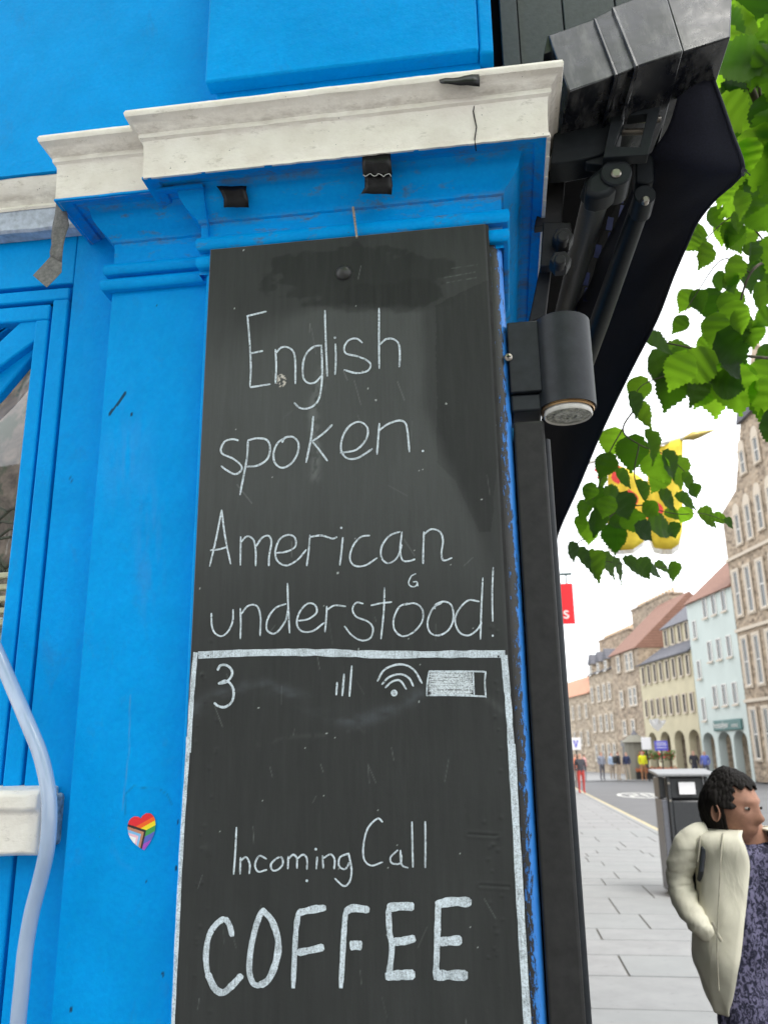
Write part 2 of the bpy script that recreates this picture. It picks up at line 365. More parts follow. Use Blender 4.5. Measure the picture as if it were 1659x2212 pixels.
# the worn right hand corner of the front pilaster: black paint flaking off blue
def strip_mat():
    n = NT('black_over_blue_flaking'); a = n.t.nodes.new('ShaderNodeVertexColor'); a.layer_name = 'Col'
    sp = n.t.nodes.new('ShaderNodeSeparateColor'); n.L(a.outputs[0], sp.inputs[0])
    f = n.noise(1, 7, .78, (260, 200, 60)); v = n.math('ADD', sp.outputs[0], n.math('MULTIPLY', n.math('SUBTRACT', f, .5), 2.6))
    fac = n.ramp(v, .48, .53); blue = n.mix(n.noise(100), (.02, .18, .62), (.05, .27, .75))
    n.col(n.mix(fac, (.022, .021, .02), blue)); n.set(Roughness=.4); n.bump(fac, .0007, -.8 if False else .6); n.bump(n.noise(80, 4), .001, .5); return n.m
M_strip = strip_mat()
nz, ns = 900, 26; zs = np.linspace(1.2, 2.385, nz); vs = []; cols = []
path = [(.0005, 1.0985)]+[(XR-.016+.016*math.sin(a), 1.0985+.016-.016*math.cos(a)) for a in [math.pi/2*k/14 for k in range(15)]]+[(XR, 1.13), (XR, 1.2), (XR, 1.30)]
path = [(p[0], p[1]) for p in path]
tab = [(2.385, .45), (2.36, .42), (2.33, .30), (2.30, .36), (2.24, .34), (2.18, .30), (2.12, .40), (2.07, .60), (2.02, .66), (1.97, .55), (1.93, .36), (1.88, .30), (1.83, .36), (1.78, .45), (1.72, .5), (1.68, .46), (1.62, .56), (1.56, .62), (1.50, .78), (1.44, .74), (1.38, .82), (1.2, .85)]
for z in zs:
    tv = np.interp(z, [t[0] for t in tab][::-1], [t[1] for t in tab][::-1])
    for k, (x, y) in enumerate(path):
        vs.append((x, y, z)); s = min(1, max(0, (x-.006)/(XR-.010)))
        cols.append(tv*(0.1+.85*s)+.40*max(0, s-.72)/.28 if x < XR-1e-4 else tv+.45)
m_ = len(path); fs = [(i*m_+j, i*m_+j+1, (i+1)*m_+j+1, (i+1)*m_+j) for i in range(nz-1) for j in range(m_-1)]
so_ = obj('flaking_edge', vs, fs, M_strip, shop, smooth=60)
at = so_.data.color_attributes.new('Col', 'FLOAT_COLOR', 'POINT'); cc = np.zeros((len(vs), 4), 'f'); cc[:, 0] = cols; cc[:, 3] = 1; at.data.foreach_set('color', cc.ravel())
# upper part above the cornice
box('upper_panel', -1.6, -.30, 1.125, 1.3, 2.60, 3.6, M_blue, shop)
box('upper_frieze', -.412, .014, 1.088, 1.25, 2.60, 3.6, M_blue, shop, .003)
MB().box(-.421, .012, 1.060, 1.09, 2.682, 3.6).build('upper_box', M_blue, shop, bevel=.004, seg=3)
MB().box(.0125, .034, 1.064, 1.12, 2.678, 3.6).build('upper_box_edge', M_blue, shop, bevel=.004, seg=3)
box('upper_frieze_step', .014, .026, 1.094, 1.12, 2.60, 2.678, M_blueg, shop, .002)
# grey cladding right of the blue
xs = [.050, .080, .155, .24, .34]
for a, b in zip(xs[:-1], xs[1:]):
    box('cladding_panel', a+.001, b-.001, 1.165 if a > .06 else 1.15, 1.30, 2.64, 3.7, M_panel, shop, .0015)
box('cladding_joint', .030, .345, 1.172, 1.28, 2.645, 3.7, M_gap, shop)
# main wall and side wall behind
box('side_wall', -.30, XR-.004, 1.26, 7.5, 0, 4.2, M_black, shop)
# black painted jamb post
jm = MB(); jm.box(XR+.0015, .073, Y1, 1.19, 0, 2.088); jm.build('jamb_post', M_black, shop, bevel=.004, seg=3)
box('jamb_back', .0325, .066, 1.191, 1.23, 0, 2.05, M_gap, shop)
MB().tube([(.0795, 1.215, .2), (.0795, 1.215, 2.10)], .0085, 10).build('conduit', M_lamp, shop, smooth=60)
# window stile and frame at the left
def wallwear(px, py, X, Z):
    R = np.zeros(px.shape); G = R.copy(); B = R.copy()
    c = seg_dist(px, py, [(0, 628), (80, 622), (152, 616)]); B = .6*np.exp(-(c/1.5)**2)*sm(.35, .55, fbm(px, py, .05, .05, 4))
    G = np.maximum(G, (np.hypot(px-157, (py-1033)) < 7)*(fbm(px, py, .3, .3, 6) > .55)*.6)
    G = np.maximum(G, (np.hypot(px-130, (py-1705)*.8) < 3)*.3)
    return np.stack([R, G, B], -1)
gx = PY(150, 700, YW).x; gx2 = gx-.004; YG = YW
box('wall_board', gx, XL2+.02, YW+.0008, 1.26, 0, 2.56, M_blue, shop, .002)
pgrid('wall_face', gx+.002, XL2-.001, YW-.0002, 1.0, 2.52, 30, 300, M_bluea, wallwear, shop, lambda px, py, X, Z: .001*fbm(X, Z, 40, 12, 9))
ztop = PY(80, 622, YW).z
box('wall_board', -1.5, gx-.0005, YW+.001, 1.26, ztop+.004, 2.56, M_blue, shop, .002)
# groove, then outer frame, groove, then inner frame
g2 = PY(107, 700, YW).x; gl = PY(82, 760, 1.2).x; z2 = PY(50, 655, YW).z; z3 = PY(30, 693, YW).z
MB().box(g2-.02, gx+.001, YW+.014, 1.25, 0, ztop-.02).box(-1.5, gx+.001, YW+.014, 1.25, z2-.02, ztop+.006).build('frame_groove', M_blue, shop)
def ushape(name, xr, zt, wv, ht, yf, yb, zb=0):
    b = MB(); b.box(xr-wv, xr, yf, yb, zb, zt-ht); b.box(-1.5, xr, yf, yb, zt-ht, zt)
    return b.build(name, M_blueg if False else M_blue, shop, bevel=.003, seg=3)
ushape('window_frame', gx-.006, ztop-.003, gx-.006-g2-.002, ztop-.003-z2-.002, YW+.001, 1.245)
ushape('window_inner_frame', g2-.004, z2-.003, g2-.004-gl, z2-.003-z3, YW+.004, 1.235)
# raised flat glazing bars running down to the left
prism('glazing_bar', [(98, 666), (98, 715), (86, 728), (0, 792), (-80, 850), (-80, 785), (0, 737), (70, 672)], 1.188, .03, M_blue, shop, .003, seg=3)
prism('glazing_bar', [(84, 722), (84, 752), (0, 852), (-80, 930), (-80, 850), (0, 790)], 1.203, .02, M_blue, shop, .003)
prism('glazing_bar', [(60, 676), (30, 700), (-80, 770), (-80, 740), (0, 715), (20, 690)], 1.20, .02, M_blue, shop, .003)
MB().add([(-1.5, 1.228, 1.60), (gl+.01, 1.228, 1.60), (gl+.01, 1.228, 2.50), (-1.5, 1.228, 2.50)], [(0, 1, 2, 3)]).build('window_pane', M_sglass, shop)
box('window_putty', gl-.003, gl, 1.222, 1.23, 1.6, 2.4, M_gap, shop)
# lower wall below the sill, sill
sr = -.626
sb = MB(); sb.rings([[(-1.5, y, z) for y, z in q] for q in [[(1.125, 1.612), (1.118, 1.605), (1.118, 1.588), (1.127, 1.582), (1.127, 1.532), (1.134, 1.528), (1.2, 1.528), (1.2, 1.617)]]]+
    [[(x, y+noise.noise(Vector((x*40, y*50, z*50)))*.0016+(max(0, (x-sr+.008))*.8), z+noise.noise(Vector((x*60, y*50+9, z*60)))*.0016) for y, z in [(1.125, 1.612), (1.118, 1.605), (1.118, 1.588), (1.127, 1.582), (1.127, 1.532), (1.134, 1.528), (1.2, 1.528), (1.2, 1.617)]] for x in [-1.0, -.9, -.8, -.76, -.72, -.70, -.68, -.66, -.65, -.64, -.632, -.626]])
sb.build('window_sill', M_white, shop, smooth=40, bevel=.002)
box('sill_end', sr-.001, sr+.010, 1.150, 1.19, 1.538, 1.606, plain('chipped_mortar_end', (.52, .50, .47), .8, var=.3, scale=120, bump=.004), shop, .006)
box('apron_panel', -1.5, gx-.008, YW+.003, 1.24, 0, 1.535, M_blue, shop, .004)
# stuff seen behind the glass
def inter():
    n = NT('interior_with_painted_reflections'); c = n.mix(n.ramp(n.noise(5, 6, .7, (1, 1, 1), 1.5), .38, .62), (.05, .035, .028), (.24, .18, .14)); c = n.mix(n.ramp(n.noise(3.5, 6, .75), .5, .56), c, (.03, .05, .02)); c = n.mix(n.ramp(n.noise(16, 4, .7, (1, 1, .2)), .60, .66), c, (.5, .47, .42)); n.col(c); n.set(Roughness=.8); return n.m  # dim backing; brown and green tones of the pane's reflections painted in
gi = thing('window_display', 'crumpled clear cellophane and dark branches behind the left window pane', 'window display', (0, 0, 0))
box('backing', -3.5, -.31, 1.75, 1.77, 0.6, 3.6, inter(), gi)
vs = []; N = 40
for i in range(N):
    for j in range(N):
        x = -1.05+.33*i/(N-1); z = 1.60+.28*j/(N-1)
        vs.append((x, 1.285+.05*noise.noise(Vector((x*26, 3, z*26)))+.03*abs(noise.noise(Vector((x*70, 1, z*70)))), z+.02*noise.noise(Vector((x*18, 7, 0)))))
obj('cellophane', vs, [(i*N+j, i*N+j+1, (i+1)*N+j+1, (i+1)*N+j) for i in range(N-1) for j in range(N-1)], plain('crumpled_cellophane', (.62, .66, .62), .12, var=.35, scale=60), gi)
for k in range(5):
    box('shelf_slat', -1.0, -.745, 1.262, 1.272, 1.865+.020*k, 1.875+.020*k, plain('gold_slat', (.55, .50, .32), .4), gi, .002)
tb = MB()
for k in range(26):
    a = Vector((-.83+random.uniform(-.12, .09), 1.30+random.random()*.1, 1.93+random.random()*.22)); d = Vector((random.uniform(-1, 1), .2, random.uniform(-1, 1))).normalized()*.09
    tb.tube([a, a+d*.5+Vector((0, 0, .01)), a+d], .0025, 5)
tb.build('twig', plain('dark_green_twig', (.03, .045, .025), .8), gi)
# =================================================================== CHALKBOARD
cb = thing('chalkboard', 'tall black chalkboard on the blue pilaster with white handwriting about coffee', 'chalkboard', (0, 0, 0))
BX0, BX1, BY, BZ0, BZ1 = -.4055, .012, 1.0835, 1.25, 2.391
def boardpaint(px, py, X, Z):
    n1 = fbm(X, Z, 14, 7, 11); n2 = fbm(X, Z, 160, 14, 12, 5); n3 = fbm(X, Z, 6, 4, 13)
    v = .034+.012*(n1-.5)+.010*(n2-.5)
    tint = np.ones(px.shape+(3,))*np.array([.97, 1.03, 1.0])
    # paler wiped field with a hard right edge
    wob = (fbm(X, Z, 50, 50, 14)-.5)*26
    fld = sm(0, 40, 935+wob*.25-px+np.clip(py-880, 0, 400)*.42)*sm(0, 1, (py-(655+wob*.5))/(26+140*sm(700, 480, px)))*sm(0, 500, 1450-py)
    v += .022*fld
    v += .004*fld
    # dark smear round the nail head
    nb1 = fbm(X, Z, 22, 30, 33)-.5; e = ((px-770)/205)**2+((py-606+(px-770)*.02)/64)**2; v -= .012*sm(1.2, .95, e+nb1*2.2)
    e = ((px-860)/120)**2+((py-636)/34)**2; v -= .004*sm(1.3, .8, e+nb1*2.0)
    # dark patch right
    pol = [(940, 660), (1062, 600), (1075, 1000), (1060, 1150), (1035, 1150), (985, 1040), (945, 1000)]
    v -= .012*inpoly(px+wob*.3, py+wob*.3, pol)*(.6+.5*n1)
    # faded wavy smear under the phone status line
    sw = seg_dist(px, py, catmull([(425, 1530), (480, 1500), (560, 1478), (640, 1505), (720, 1545), (780, 1555), (850, 1530), (905, 1500)], 5))
    a = np.exp(-(sw/15)**2)*(.1+1.3*sm(.3, .7, fbm(X, Z, 30, 60, 15))); v += .020*a; tint += a[..., None]*np.array([0, .03, .12])
    sw = seg_dist(px, py, [(1055, 1510), (1075, 1528), (1085, 1535)]); a = np.exp(-(sw/8)**2); v += .03*a*n2
    # thin old ghost arcs
    for pts, s_, k in [([(560, 1608), (640, 1590), (700, 1588)], 5, .012), ([(750, 1580), (775, 1572), (790, 1582)], 4, .012), ([(680, 1030), (684, 985), (676, 880), (700, 800)], 11, .05), ([(640, 480+400), (610, 905)], 2, .01), ([(960, 600), (1025, 588)], 1.2, .05), ([(958, 612), (1028, 600)], 1.2, .05), ([(975, 580), (1030, 572)], 1.0, .04)]:
        a = np.exp(-(seg_dist(px, py, pts)/s_)**2); v += k*a*sm(.3, .6, fbm(X, Z, 220, 120, 16))
    r_ = np.random.default_rng(3)
    for _ in range(46):
        x, y = r_.uniform(430, 1080), r_.uniform(560, 2200); an = r_.normal(1.5, .35); L = r_.uniform(8, 60)
        a = np.exp(-(seg_dist(px, py, [(x, y), (x+L*math.cos(an), y+L*math.sin(an))])/.8)**2); v += a*r_.uniform(.02, .09)
    for _ in range(60):
        x, y = r_.uniform(430, 1080), r_.uniform(520, 2200); v += .35*(np.hypot(px-x, py-y) < r_.uniform(.8, 1.9))
    a = (np.hypot((px-608)/1.0, (py-822)/1.3) < 11)*(fbm(X, Z, 500, 500, 18) > .52); v += .35*a; tint += a[..., None]*np.array([.25, .1, 0])
    # right hand roll of the board darker and scuffed near the edge
    a = sm(.95, 1.0, n2*.0+fbm(X, Z, 300, 30, 19)+sm(-.012, .012, X)*.28-.02)*.0; v += a
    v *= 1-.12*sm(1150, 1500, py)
    return np.clip(v, .012, 1)[..., None]*tint
def boardrelief(px, py, X, Z):
    d = .0005*fbm(X, Z, 30, 10, 21)+.0012*np.exp(-((np.hypot(px-448, (py-1838)*.75)/9)**2))
    for (x, y) in [(1040, 1805), (1065, 1915)]:
        s = seg_dist(px, py, [(x-28, y-3), (x+34, y+1)]); d += (-.0009*np.exp(-(s/2.2)**2)+.0004*np.exp(-((s-5)/4)**2))*(.3+1.2*fbm(X, Z, 200, 80, 30))
    r_ = np.random.default_rng(9)
    for _ in range(60):
        x, y = r_.choice([r_.uniform(420, 470), r_.uniform(1040, 1085)]), r_.uniform(1350, 2200); d += .0007*np.exp(-(np.hypot(px-x, py-y)/r_.uniform(2, 5))**2)
    d -= .006*sm(.004, .012, X)**2
    return d
box('backing_board', BX0, BX1, BY+.0015, Y1-.0003, BZ0, BZ1, M_black, cb)
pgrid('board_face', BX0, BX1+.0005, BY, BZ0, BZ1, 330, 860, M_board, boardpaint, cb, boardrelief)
bm_e = MB(); bm_e.box(BX0-.0006, BX0, BY-.0002, Y1, BZ0, BZ1); bm_e.box(BX0, BX1-.004, BY+.0002, Y1, BZ1, BZ1+.0008)
bm_e.build('board_edge', plain('worn_pale_board_edge', (.10, .12, .14), .6), cb)
# nail head knob
nb = MB(); kc = PY(743, 590, BY); R_ = []
for k in range(7):
    a = math.pi/2*k/6; R_.append([(kc.x+.0125*math.cos(a)*math.cos(t), kc.y-.0085*math.sin(a)+.001, kc.z+.0125*math.cos(a)*math.sin(t)) for t in [2*math.pi*j/20 for j in range(20)]])
nb.rings(R_).build('nail_head', plain('black_painted_nail_head', (.022, .021, .02), .45), cb, smooth=70)
# writing
TA = lambda x, y: (392+x*.4726, 470.4+y*.4726)
TB = lambda x, y: (392+x*.4726, 1058.4+y*.4726)
TC = lambda x, y: (352.8+x*.5199, 1607.2+y*.5199)
WD = [0]
def word(label, T, strokes, wd, mat, dots=(), n=6, dep=.0007, taper=True):
    WD[0] += 1; dep += (WD[0] % 4)*.00001
    b = MB(); k = 0
    for st in strokes:
        ww = wd*.86
        if isinstance(st, dict): ww = st['w']; st = st['p']
        p = catmull(st, n); q = []
        for a in p: k += 1; q.append(Vector(T(*a)))
        m = len(q); L, R = [], []; cum = 0
        for i, a in enumerate(q):
            t = (q[min(i+1, m-1)]-q[max(i-1, 0)])
            if t.length < 1e-6: t = Vector((1, 0))
            t.normalize(); nn = Vector((-t.y, t.x))
            if i: cum += (q[i]-q[i-1]).length
            h = ww*.5*(1+.20*noise.noise(Vector((cum*.05+k*.1, k*.013, 1)))+.12*noise.noise(Vector((cum*.35, k*.3, 5))))
            if taper and (i == 0 or i == m-1): h *= .6
            L.append(PY(*(a+nn*h), BY-dep)); R.append(PY(*(a-nn*h), BY-dep))
        b.add(L+R, [(i, i+1, m+i+1, m+i) for i in range(m-1)]); dep += .000035 if len(strokes) < 30 else .000008
    for (x, y, r) in dots:
        c = Vector(T(x, y)); vs = [PY(c.x+r*math.cos(t), c.y+r*math.sin(t), BY-dep) for t in [j*math.pi/5 for j in range(10)]]; b.add(vs, [tuple(range(10))])
    o = b.build('chalk_lettering', mat, cb); o['label'] = label; return o
word('thin chalk word English', TA, [
 [(298,450),(340,440),(390,428)],[(303,452),(312,560),(318,680),(314,772)],[(318,620),(345,614),(374,608)],[(314,775),(360,768),(408,760)],
 [(430,600),(434,680),(430,758)],[(431,620),(455,594),(485,592),(512,612),(521,660),(521,760)],
 [(640,583),(605,590),(572,620),(556,670),(558,730),(580,755),(612,752),(640,722)],[(640,580),(644,700),(636,800),(615,850),(575,872),(540,868),(516,845)],
 [(656,422),(660,560),(667,725)],[(704,575),(706,650),(702,718)],
 [(828,572),(800,552),(765,560),(745,590),(752,620),(800,632),(845,650),(865,672),(850,700),(800,710),(742,695)],
 [(903,412),(903,550),(904,690)],[(906,580),(935,555),(970,555),(994,580),(998,640),(995,683)]], 4.6, M_chalk, [(702,548,2.6)])
word('thin chalk word spoken', TA, [
 [(262,1018),(235,1012),(200,1022),(182,1055),(190,1080),(235,1100),(272,1130),(274,1155),(245,1172),(205,1152),(182,1134)],
 [(305,1018),(300,1100),(285,1180),(268,1268)],[(303,1018),(345,1008),(390,1015),(406,1050),(395,1100),(350,1132),(295,1138)],
 [(470,1008),(440,1030),(422,1075),(428,1120),(460,1143),(500,1125),(530,1080),(535,1030),(510,1002),(475,1005),(460,1028)],
 [(603,906),(594,1000),(570,1120)],[(690,945),(650,985),(598,1022)],[(598,1022),(630,1060),(668,1112)],
 [(725,1075),(800,1060),(845,1010),(850,960),(815,933),(770,950),(738,1000),(730,1060),(755,1098),(800,1100),(845,1075),(873,1055)],
 [(905,938),(900,1000),(894,1082)],[(900,975),(940,945),(990,927),(1020,935),(1032,970),(1042,1072)]], 4.8, M_chalk, [(1103,1066,2.6)])
word('thin chalk word American', TB, [
 [(185,90),(160,220),(130,350)],[(185,90),(200,210),(226,340)],[(132,276),(170,272),(212,260)],
 [(272,212),(270,345)],[(272,240),(300,212),(330,228),(340,280),(340,348)],[(340,260),(370,218),(400,210),(412,240),(402,300),(400,348)],
 [(432,288),(480,282),(520,260),(520,220),(490,205),(450,225),(430,280),(440,325),(480,345),(530,320),(572,272)],
 [(588,205),(582,280),(573,348)],[(588,215),(640,208),(690,222),(712,214)],[(738,215),(732,280),(724,345)],
 [(862,208),(820,215),(785,255),(770,310),(790,345),(840,345),(895,310)],
 [(1000,190),(950,210),(915,260),(915,310),(945,335),(985,310),(1008,250)],[(1008,190),(1000,270),(1010,320),(1040,325),(1068,316)],
 [(1108,190),(1105,270),(1104,338)],[(1106,205),(1140,180),(1180,190),(1195,230),(1188,290),(1198,322),(1237,310)]], 4.4, M_chalk, [(731,173,2.6)])
word('small chalk letter G', TB, [[(1072,382),(1050,395),(1038,425),(1052,442),(1072,438),(1076,420),(1058,420)],[(1078,422),(1080,440)]], 3.2, M_chalk)
word('thin chalk word understood with exclamation mark', TB, [
 [(138,562),(140,620),(155,655),(185,668),(215,645),(235,600),(237,545)],
 [(270,540),(272,610),(270,682)],[(272,570),(305,530),(345,530),(362,580),(360,668)],
 [(480,520),(430,540),(395,590),(392,640),(430,655),(475,600),(488,540)],[(485,425),(488,520),(495,655)],
 [(533,598),(580,590),(618,560),(610,525),(575,520),(540,560),(528,610),(550,645),(600,645),(655,605)],
 [(665,530),(662,590),(656,650)],[(665,548),(700,528),(752,532)],
 [(832,520),(800,515),(782,545),(800,580),(850,600),(875,630),(865,675),(825,688),(780,665),(745,622)],
 [(928,445),(925,550),(912,682)],[(865,528),(910,518),(962,512)],
 [(1035,518),(995,535),(970,590),(975,640),(1010,668),(1060,650),(1100,600),(1100,545),(1065,518),(1020,525)],
 [(1190,515),(1150,540),(1125,600),(1135,650),(1175,665),(1220,640),(1242,590),(1235,530),(1200,510),(1160,525),(1158,545)],
 [(1362,510),(1310,505),(1265,550),(1250,600),(1270,650),(1310,665),(1350,640),(1372,605)],[(1377,400),(1370,540),(1366,684)],
 [(1424,352),(1420,480),(1422,602)]], 4.3, M_chalk, [(1422,666,2.4)])
word('broad chalk frame line across the top of the drawn phone screen', TB, [dict(w=15.5, p=[(78,755),(300,745),(520,742),(700,745),(900,752),(1100,752),(1300,750),(1478,750)])], 17, M_chalkv, dep=.0008, taper=False)
word('chalk frame line down the right of the drawn phone screen', TB, [dict(w=14, p=[(1474,755),(1482,850),(1495,1000),(1510,1244)])], 14, M_chalkv, taper=False)
word('chalk frame line down the right of the drawn phone screen', TC, [dict(w=16, p=[(1446,0),(1468,400),(1490,800),(1514,1190)])], 16, M_chalkv, taper=False, dep=.0011)
word('chalk frame line down the left of the drawn phone screen', TB, [dict(w=10, p=[(66,742),(56,850),(45,1000),(34,1200)])], 9, M_chalkv, taper=False)
word('chalk frame line down the left of the drawn phone screen', TC, [dict(w=8.5, p=[(104,-30),(101,60),(78,400),(58,800),(40,1190)])], 8, M_chalkv, taper=False, dep=.0011)
word('chalk numeral 3 in the corner of the drawn phone screen', TB, [[(165,825),(180,802),(208,802),(230,822),(230,850),(205,878),(168,885)],[(170,885),(205,872),(232,895),(240,930),(230,970),(200,992),(170,988),(150,972)]], 6, M_chalk)
word('three chalk signal bars', TB, [[(712,878),(708,938)],[(744,840),(735,942)],[(779,803),(768,945)]], 5.2, M_chalk)
word('chalk wireless symbol', TB, [[(895,875),(930,820),(1000,797),(1060,820),(1100,885)],[(915,890),(950,855),(1000,842),(1040,860),(1060,898)],[(930,905),(965,875),(1000,872),(1028,912)]], 5, M_chalk, [(972,928,7.5)])
bat = [[(1130,828),(1200,829),(1260,829),(1330,829),(1392,831)],[(1390,831),(1386,880),(1391,950)],[(1392,944),(1300,940),(1200,938),(1120,940)],[(1120,942),(1124,880),(1132,828)],[(1332,829),(1337,940)]]
word('chalk battery outline', TB, bat, 4.2, M_chalk)
hat = []
for k in range(30):
    y = 834+(k+.5)*104/30; hat.append([(1132+random.uniform(-4, 6), y+random.uniform(-3, 3)), (1230, y+random.uniform(-4, 4)), (1330+random.uniform(-8, 4), y+random.uniform(-3, 3))])
for k in range(26):
    x = 1134+k*7.7; y = random.uniform(834, 900); hat.append([(x, y), (x+random.uniform(-8, 8), min(938, y+random.uniform(20, 60)))])
word('scribbled chalk filling of the battery', TB, hat, 2.6, M_chalkf, n=3, dep=.0003)
word('chalk word Incoming', TC, [
 [(305,345),(300,450),(293,543)],[(322,470),(320,542)],[(322,485),(345,470),(360,500),(358,540)],[(430,478),(400,465),(382,500),(395,530),(432,522)],
 [(470,475),(448,500),(455,525),(480,520),(498,495),(490,470),(465,478)],[(520,465),(518,520)],[(520,478),(540,460),(555,475),(556,518)],[(556,478),(580,460),(597,475),(597,522)],
 [(640,468),(636,520)],[(662,462),(665,518)],[(665,475),(695,458),(712,480),(710,520)],[(770,455),(735,470),(730,505),(755,520),(775,490)],[(770,452),(782,520),(775,570),(750,590),(712,558)]], 4.6, M_chalk, [(634,437,3), (597,568,3)])
word('chalk word Call', TC, [[(912,325),(890,310),(850,350),(832,420),(835,480),(865,505),(912,490)],[(975,440),(945,470),(950,495),(985,495),(990,460)],[(985,440),(990,500),(1018,515)],[(1033,322),(1035,420),(1037,513)],[(1088,320),(1089,420),(1088,515)]], 4.6, M_chalk)
word('broad chalk word COFFEE', TC, [
 dict(w=12, p=[(288,800),(275,750),(255,722)]), dict(w=12, p=[(258,722),(220,750),(190,800),(178,880),(185,960)]), dict(w=15, p=[(184,950),(215,1015),(250,1032),(290,1000),(328,958)]),
 dict(w=12, p=[(410,690),(385,760),(365,850),(358,940),(375,995),(405,1005)]), dict(w=14, p=[(400,1005),(440,975),(470,900),(478,820),(455,740),(425,702),(405,690)]),
 dict(w=11, p=[(562,695),(550,800),(540,1015)]), dict(w=16, p=[(560,702),(620,688),(676,680)]), dict(w=16, p=[(555,868),(620,855),(668,843)]),
 dict(w=11, p=[(758,690),(750,800),(738,1015)]), dict(w=16, p=[(755,698),(790,682),(857,690)]), dict(w=20, p=[(775,838),(800,836),(826,838)]),
 dict(w=12, p=[(935,680),(940,780),(950,850),(935,980)]), dict(w=19, p=[(930,680),(990,674),(1042,676)]), dict(w=19, p=[(955,822),(1000,818),(1047,806)]), dict(w=22, p=[(922,965),(980,960),(1046,958)]),
 dict(w=13, p=[(1142,655),(1138,800),(1132,980)]), dict(w=20, p=[(1130,668),(1200,655),(1280,658)]), dict(w=20, p=[(1145,822),(1190,818),(1240,815)]), dict(w=22, p=[(1128,962),(1190,960),(1264,962)])], 12, M_chalkv)
# =================================================================== SMALL THINGS ON THE SHOPFRONT
def ribbon(b, rows):            # rows: list of (left point, right point)
    n = len(rows[0]); vs = [p for r in rows for p in r]; b.add(vs, [(i*n+j, i*n+j+1, (i+1)*n+j+1, (i+1)*n+j) for i in range(len(rows)-1) for j in range(n-1)])
def tape(label, rows, mat, sol=.0006, cat='tape'):
    b = MB(); R = []
    for (a, c, ya, yc) in rows:
        pa, pc = PY(*a, ya), PY(*c, yc); R.append([pa.lerp(pc, k/6)+Vector((0, -.0006*math.sin(k*1.7), .0007*noise.noise(Vector((k*.9, a[1]*.2, 0))))) for k in range(7)])
    ribbon(b, R); o = b.build('tape_strip', mat, None, smooth=60, solid=sol); return tag(o, label, cat, 'black tape remnants on the cornice')
tape('short curled black tape scrap under the cornice, left of the nail', [((468,402),(533,402),1.062,1.062),((478,415),(532,412),1.066,1.064),((484,430),(536,426),1.069,1.067),((484,448),(538,448),1.073,1.072)], M_tape)
tape('doubled black tape scrap hanging from the cornice edge above the board', [((783,333),(843,330),1.030,1.030),((782,355),(845,353),1.034,1.034),((784,378),(847,374),1.040,1.040),((788,384),(846,380),1.046,1.046),((788,405),(848,400),1.050,1.049),((780,418),(846,420),1.052,1.052)], M_tape)
tb_ = MB(); w0 = [PY(785+k*4, 378+3*math.sin(k*1.3)+2*math.sin(k*3.1), 1.0385) for k in range(16)]; 
tb_.tube(w0, .0006, 5).build('torn_edge', plain('torn_white_fibre', (.5, .5, .48), .8), bpy.data.objects['tape_strip.001'])
tape('black tape patch wrapped over the cream cornice top', [((948,171),(1034,157),1.006,1.006),((950,178),(1036,172),1.0015,1.0015),((953,181),(1036,187),1.002,1.004)], M_tape, .0004)
def poly_sheet(name, pts, mat, parent=None, solid=.0006):
    return obj(name, [PY(*p) for p in pts], [tuple(range(len(pts)))], mat, parent, solid=solid)
b = MB(); R = []
for (xa, xb, y, yy) in [(122,140,440,1.088),(119,146,462,1.086),(114,150,486,1.0845),(112,143,508,1.083),(113,139,530,1.0825),(109,137,545,1.082),(111,134,570,1.0815)]:
    pa, pc = PY(xa, y, yy), PY(xb, y, yy); R.append([pa.lerp(pc, k/5)+Vector((0, -.0012*math.sin(k*1.3+y*.05), .001*noise.noise(Vector((k*1.2, y*.03, 0))))) for k in range(6)])
ribbon(b, R); t_ = tag(b.build('tape_strip', M_gtape, None, smooth=25, solid=.0007), 'long folded grey tape strip dangling from the left cornice corner', 'tape')
poly_sheet('folded_end', [(110,554,1.0805),(92,574,1.0795),(72,595,1.078),(88,609,1.076),(102,621,1.074),(117,606,1.076),(134,588,1.079),(135,568,1.0803)], M_gtape, t_)
a, c = PY(763, 448, 1.083), PY(771, 514, 1.0735); b = MB(); b.tube([a, a.lerp(c, .5), c], [.0022, .0017, .0017], 6)
tag(b.build('wooden_skewer', plain('weathered_stick', (.34, .29, .23), .8, var=.3, scale=300), None), 'thin weathered stick wedged upright behind the chalkboard top edge', 'stick')
# heart sticker
def heart_in(u, v): x = u*1.18; y = v*1.12+.12; return (x*x+y*y-1)**3-x*x*y**3 <= 0
cols = {'red': (.78, .02, .03), 'orange': (.9, .13, .01), 'yellow': (.93, .72, .02), 'green': (.05, .33, .07), 'blue': (.10, .13, .50), 'purple': (.38, .08, .52), 'black': (.02, .02, .022), 'brown': (.52, .22, .13), 'sky': (.22, .50, .80), 'pink': (.85, .50, .60), 'white': (.85, .84, .82)}
keys = list(cols); mats = [plain('sticker_'+k, c, .35, var=.03) for k, c in cols.items()]
hc = PY(308, 1799, Y2-.0022); hs = .0225; rot = math.radians(12); st = thing('heart_sticker', 'small rainbow and chevron pride heart sticker on the blue pilaster', 'sticker', hc)
cells = {k: [] for k in keys}; N = 84
for i in range(N):
    for j in range(N):
        u = -1.15+2.3*(i+.5)/N; v = -1.25+2.4*(j+.5)/N
        if not heart_in(u, v): continue
        a = (u*.94+v*.34); bq = (-u*.34+v*.94)        # slanted chevron axes
        t = abs(bq+.02)*.95+a
        t = .30-t
        if t < 0: 
            vv = v-u*.22; k = 'red' if vv > .52 else 'orange' if vv > .28 else 'yellow' if vv > .02 else 'green' if vv > -.28 else 'blue' if vv > -.62 else 'purple'
        else: k = 'black' if t < .18 else 'brown' if t < .40 else 'sky' if t < .60 else 'pink' if t < .78 else 'white'
        cells[k].append((i, j))
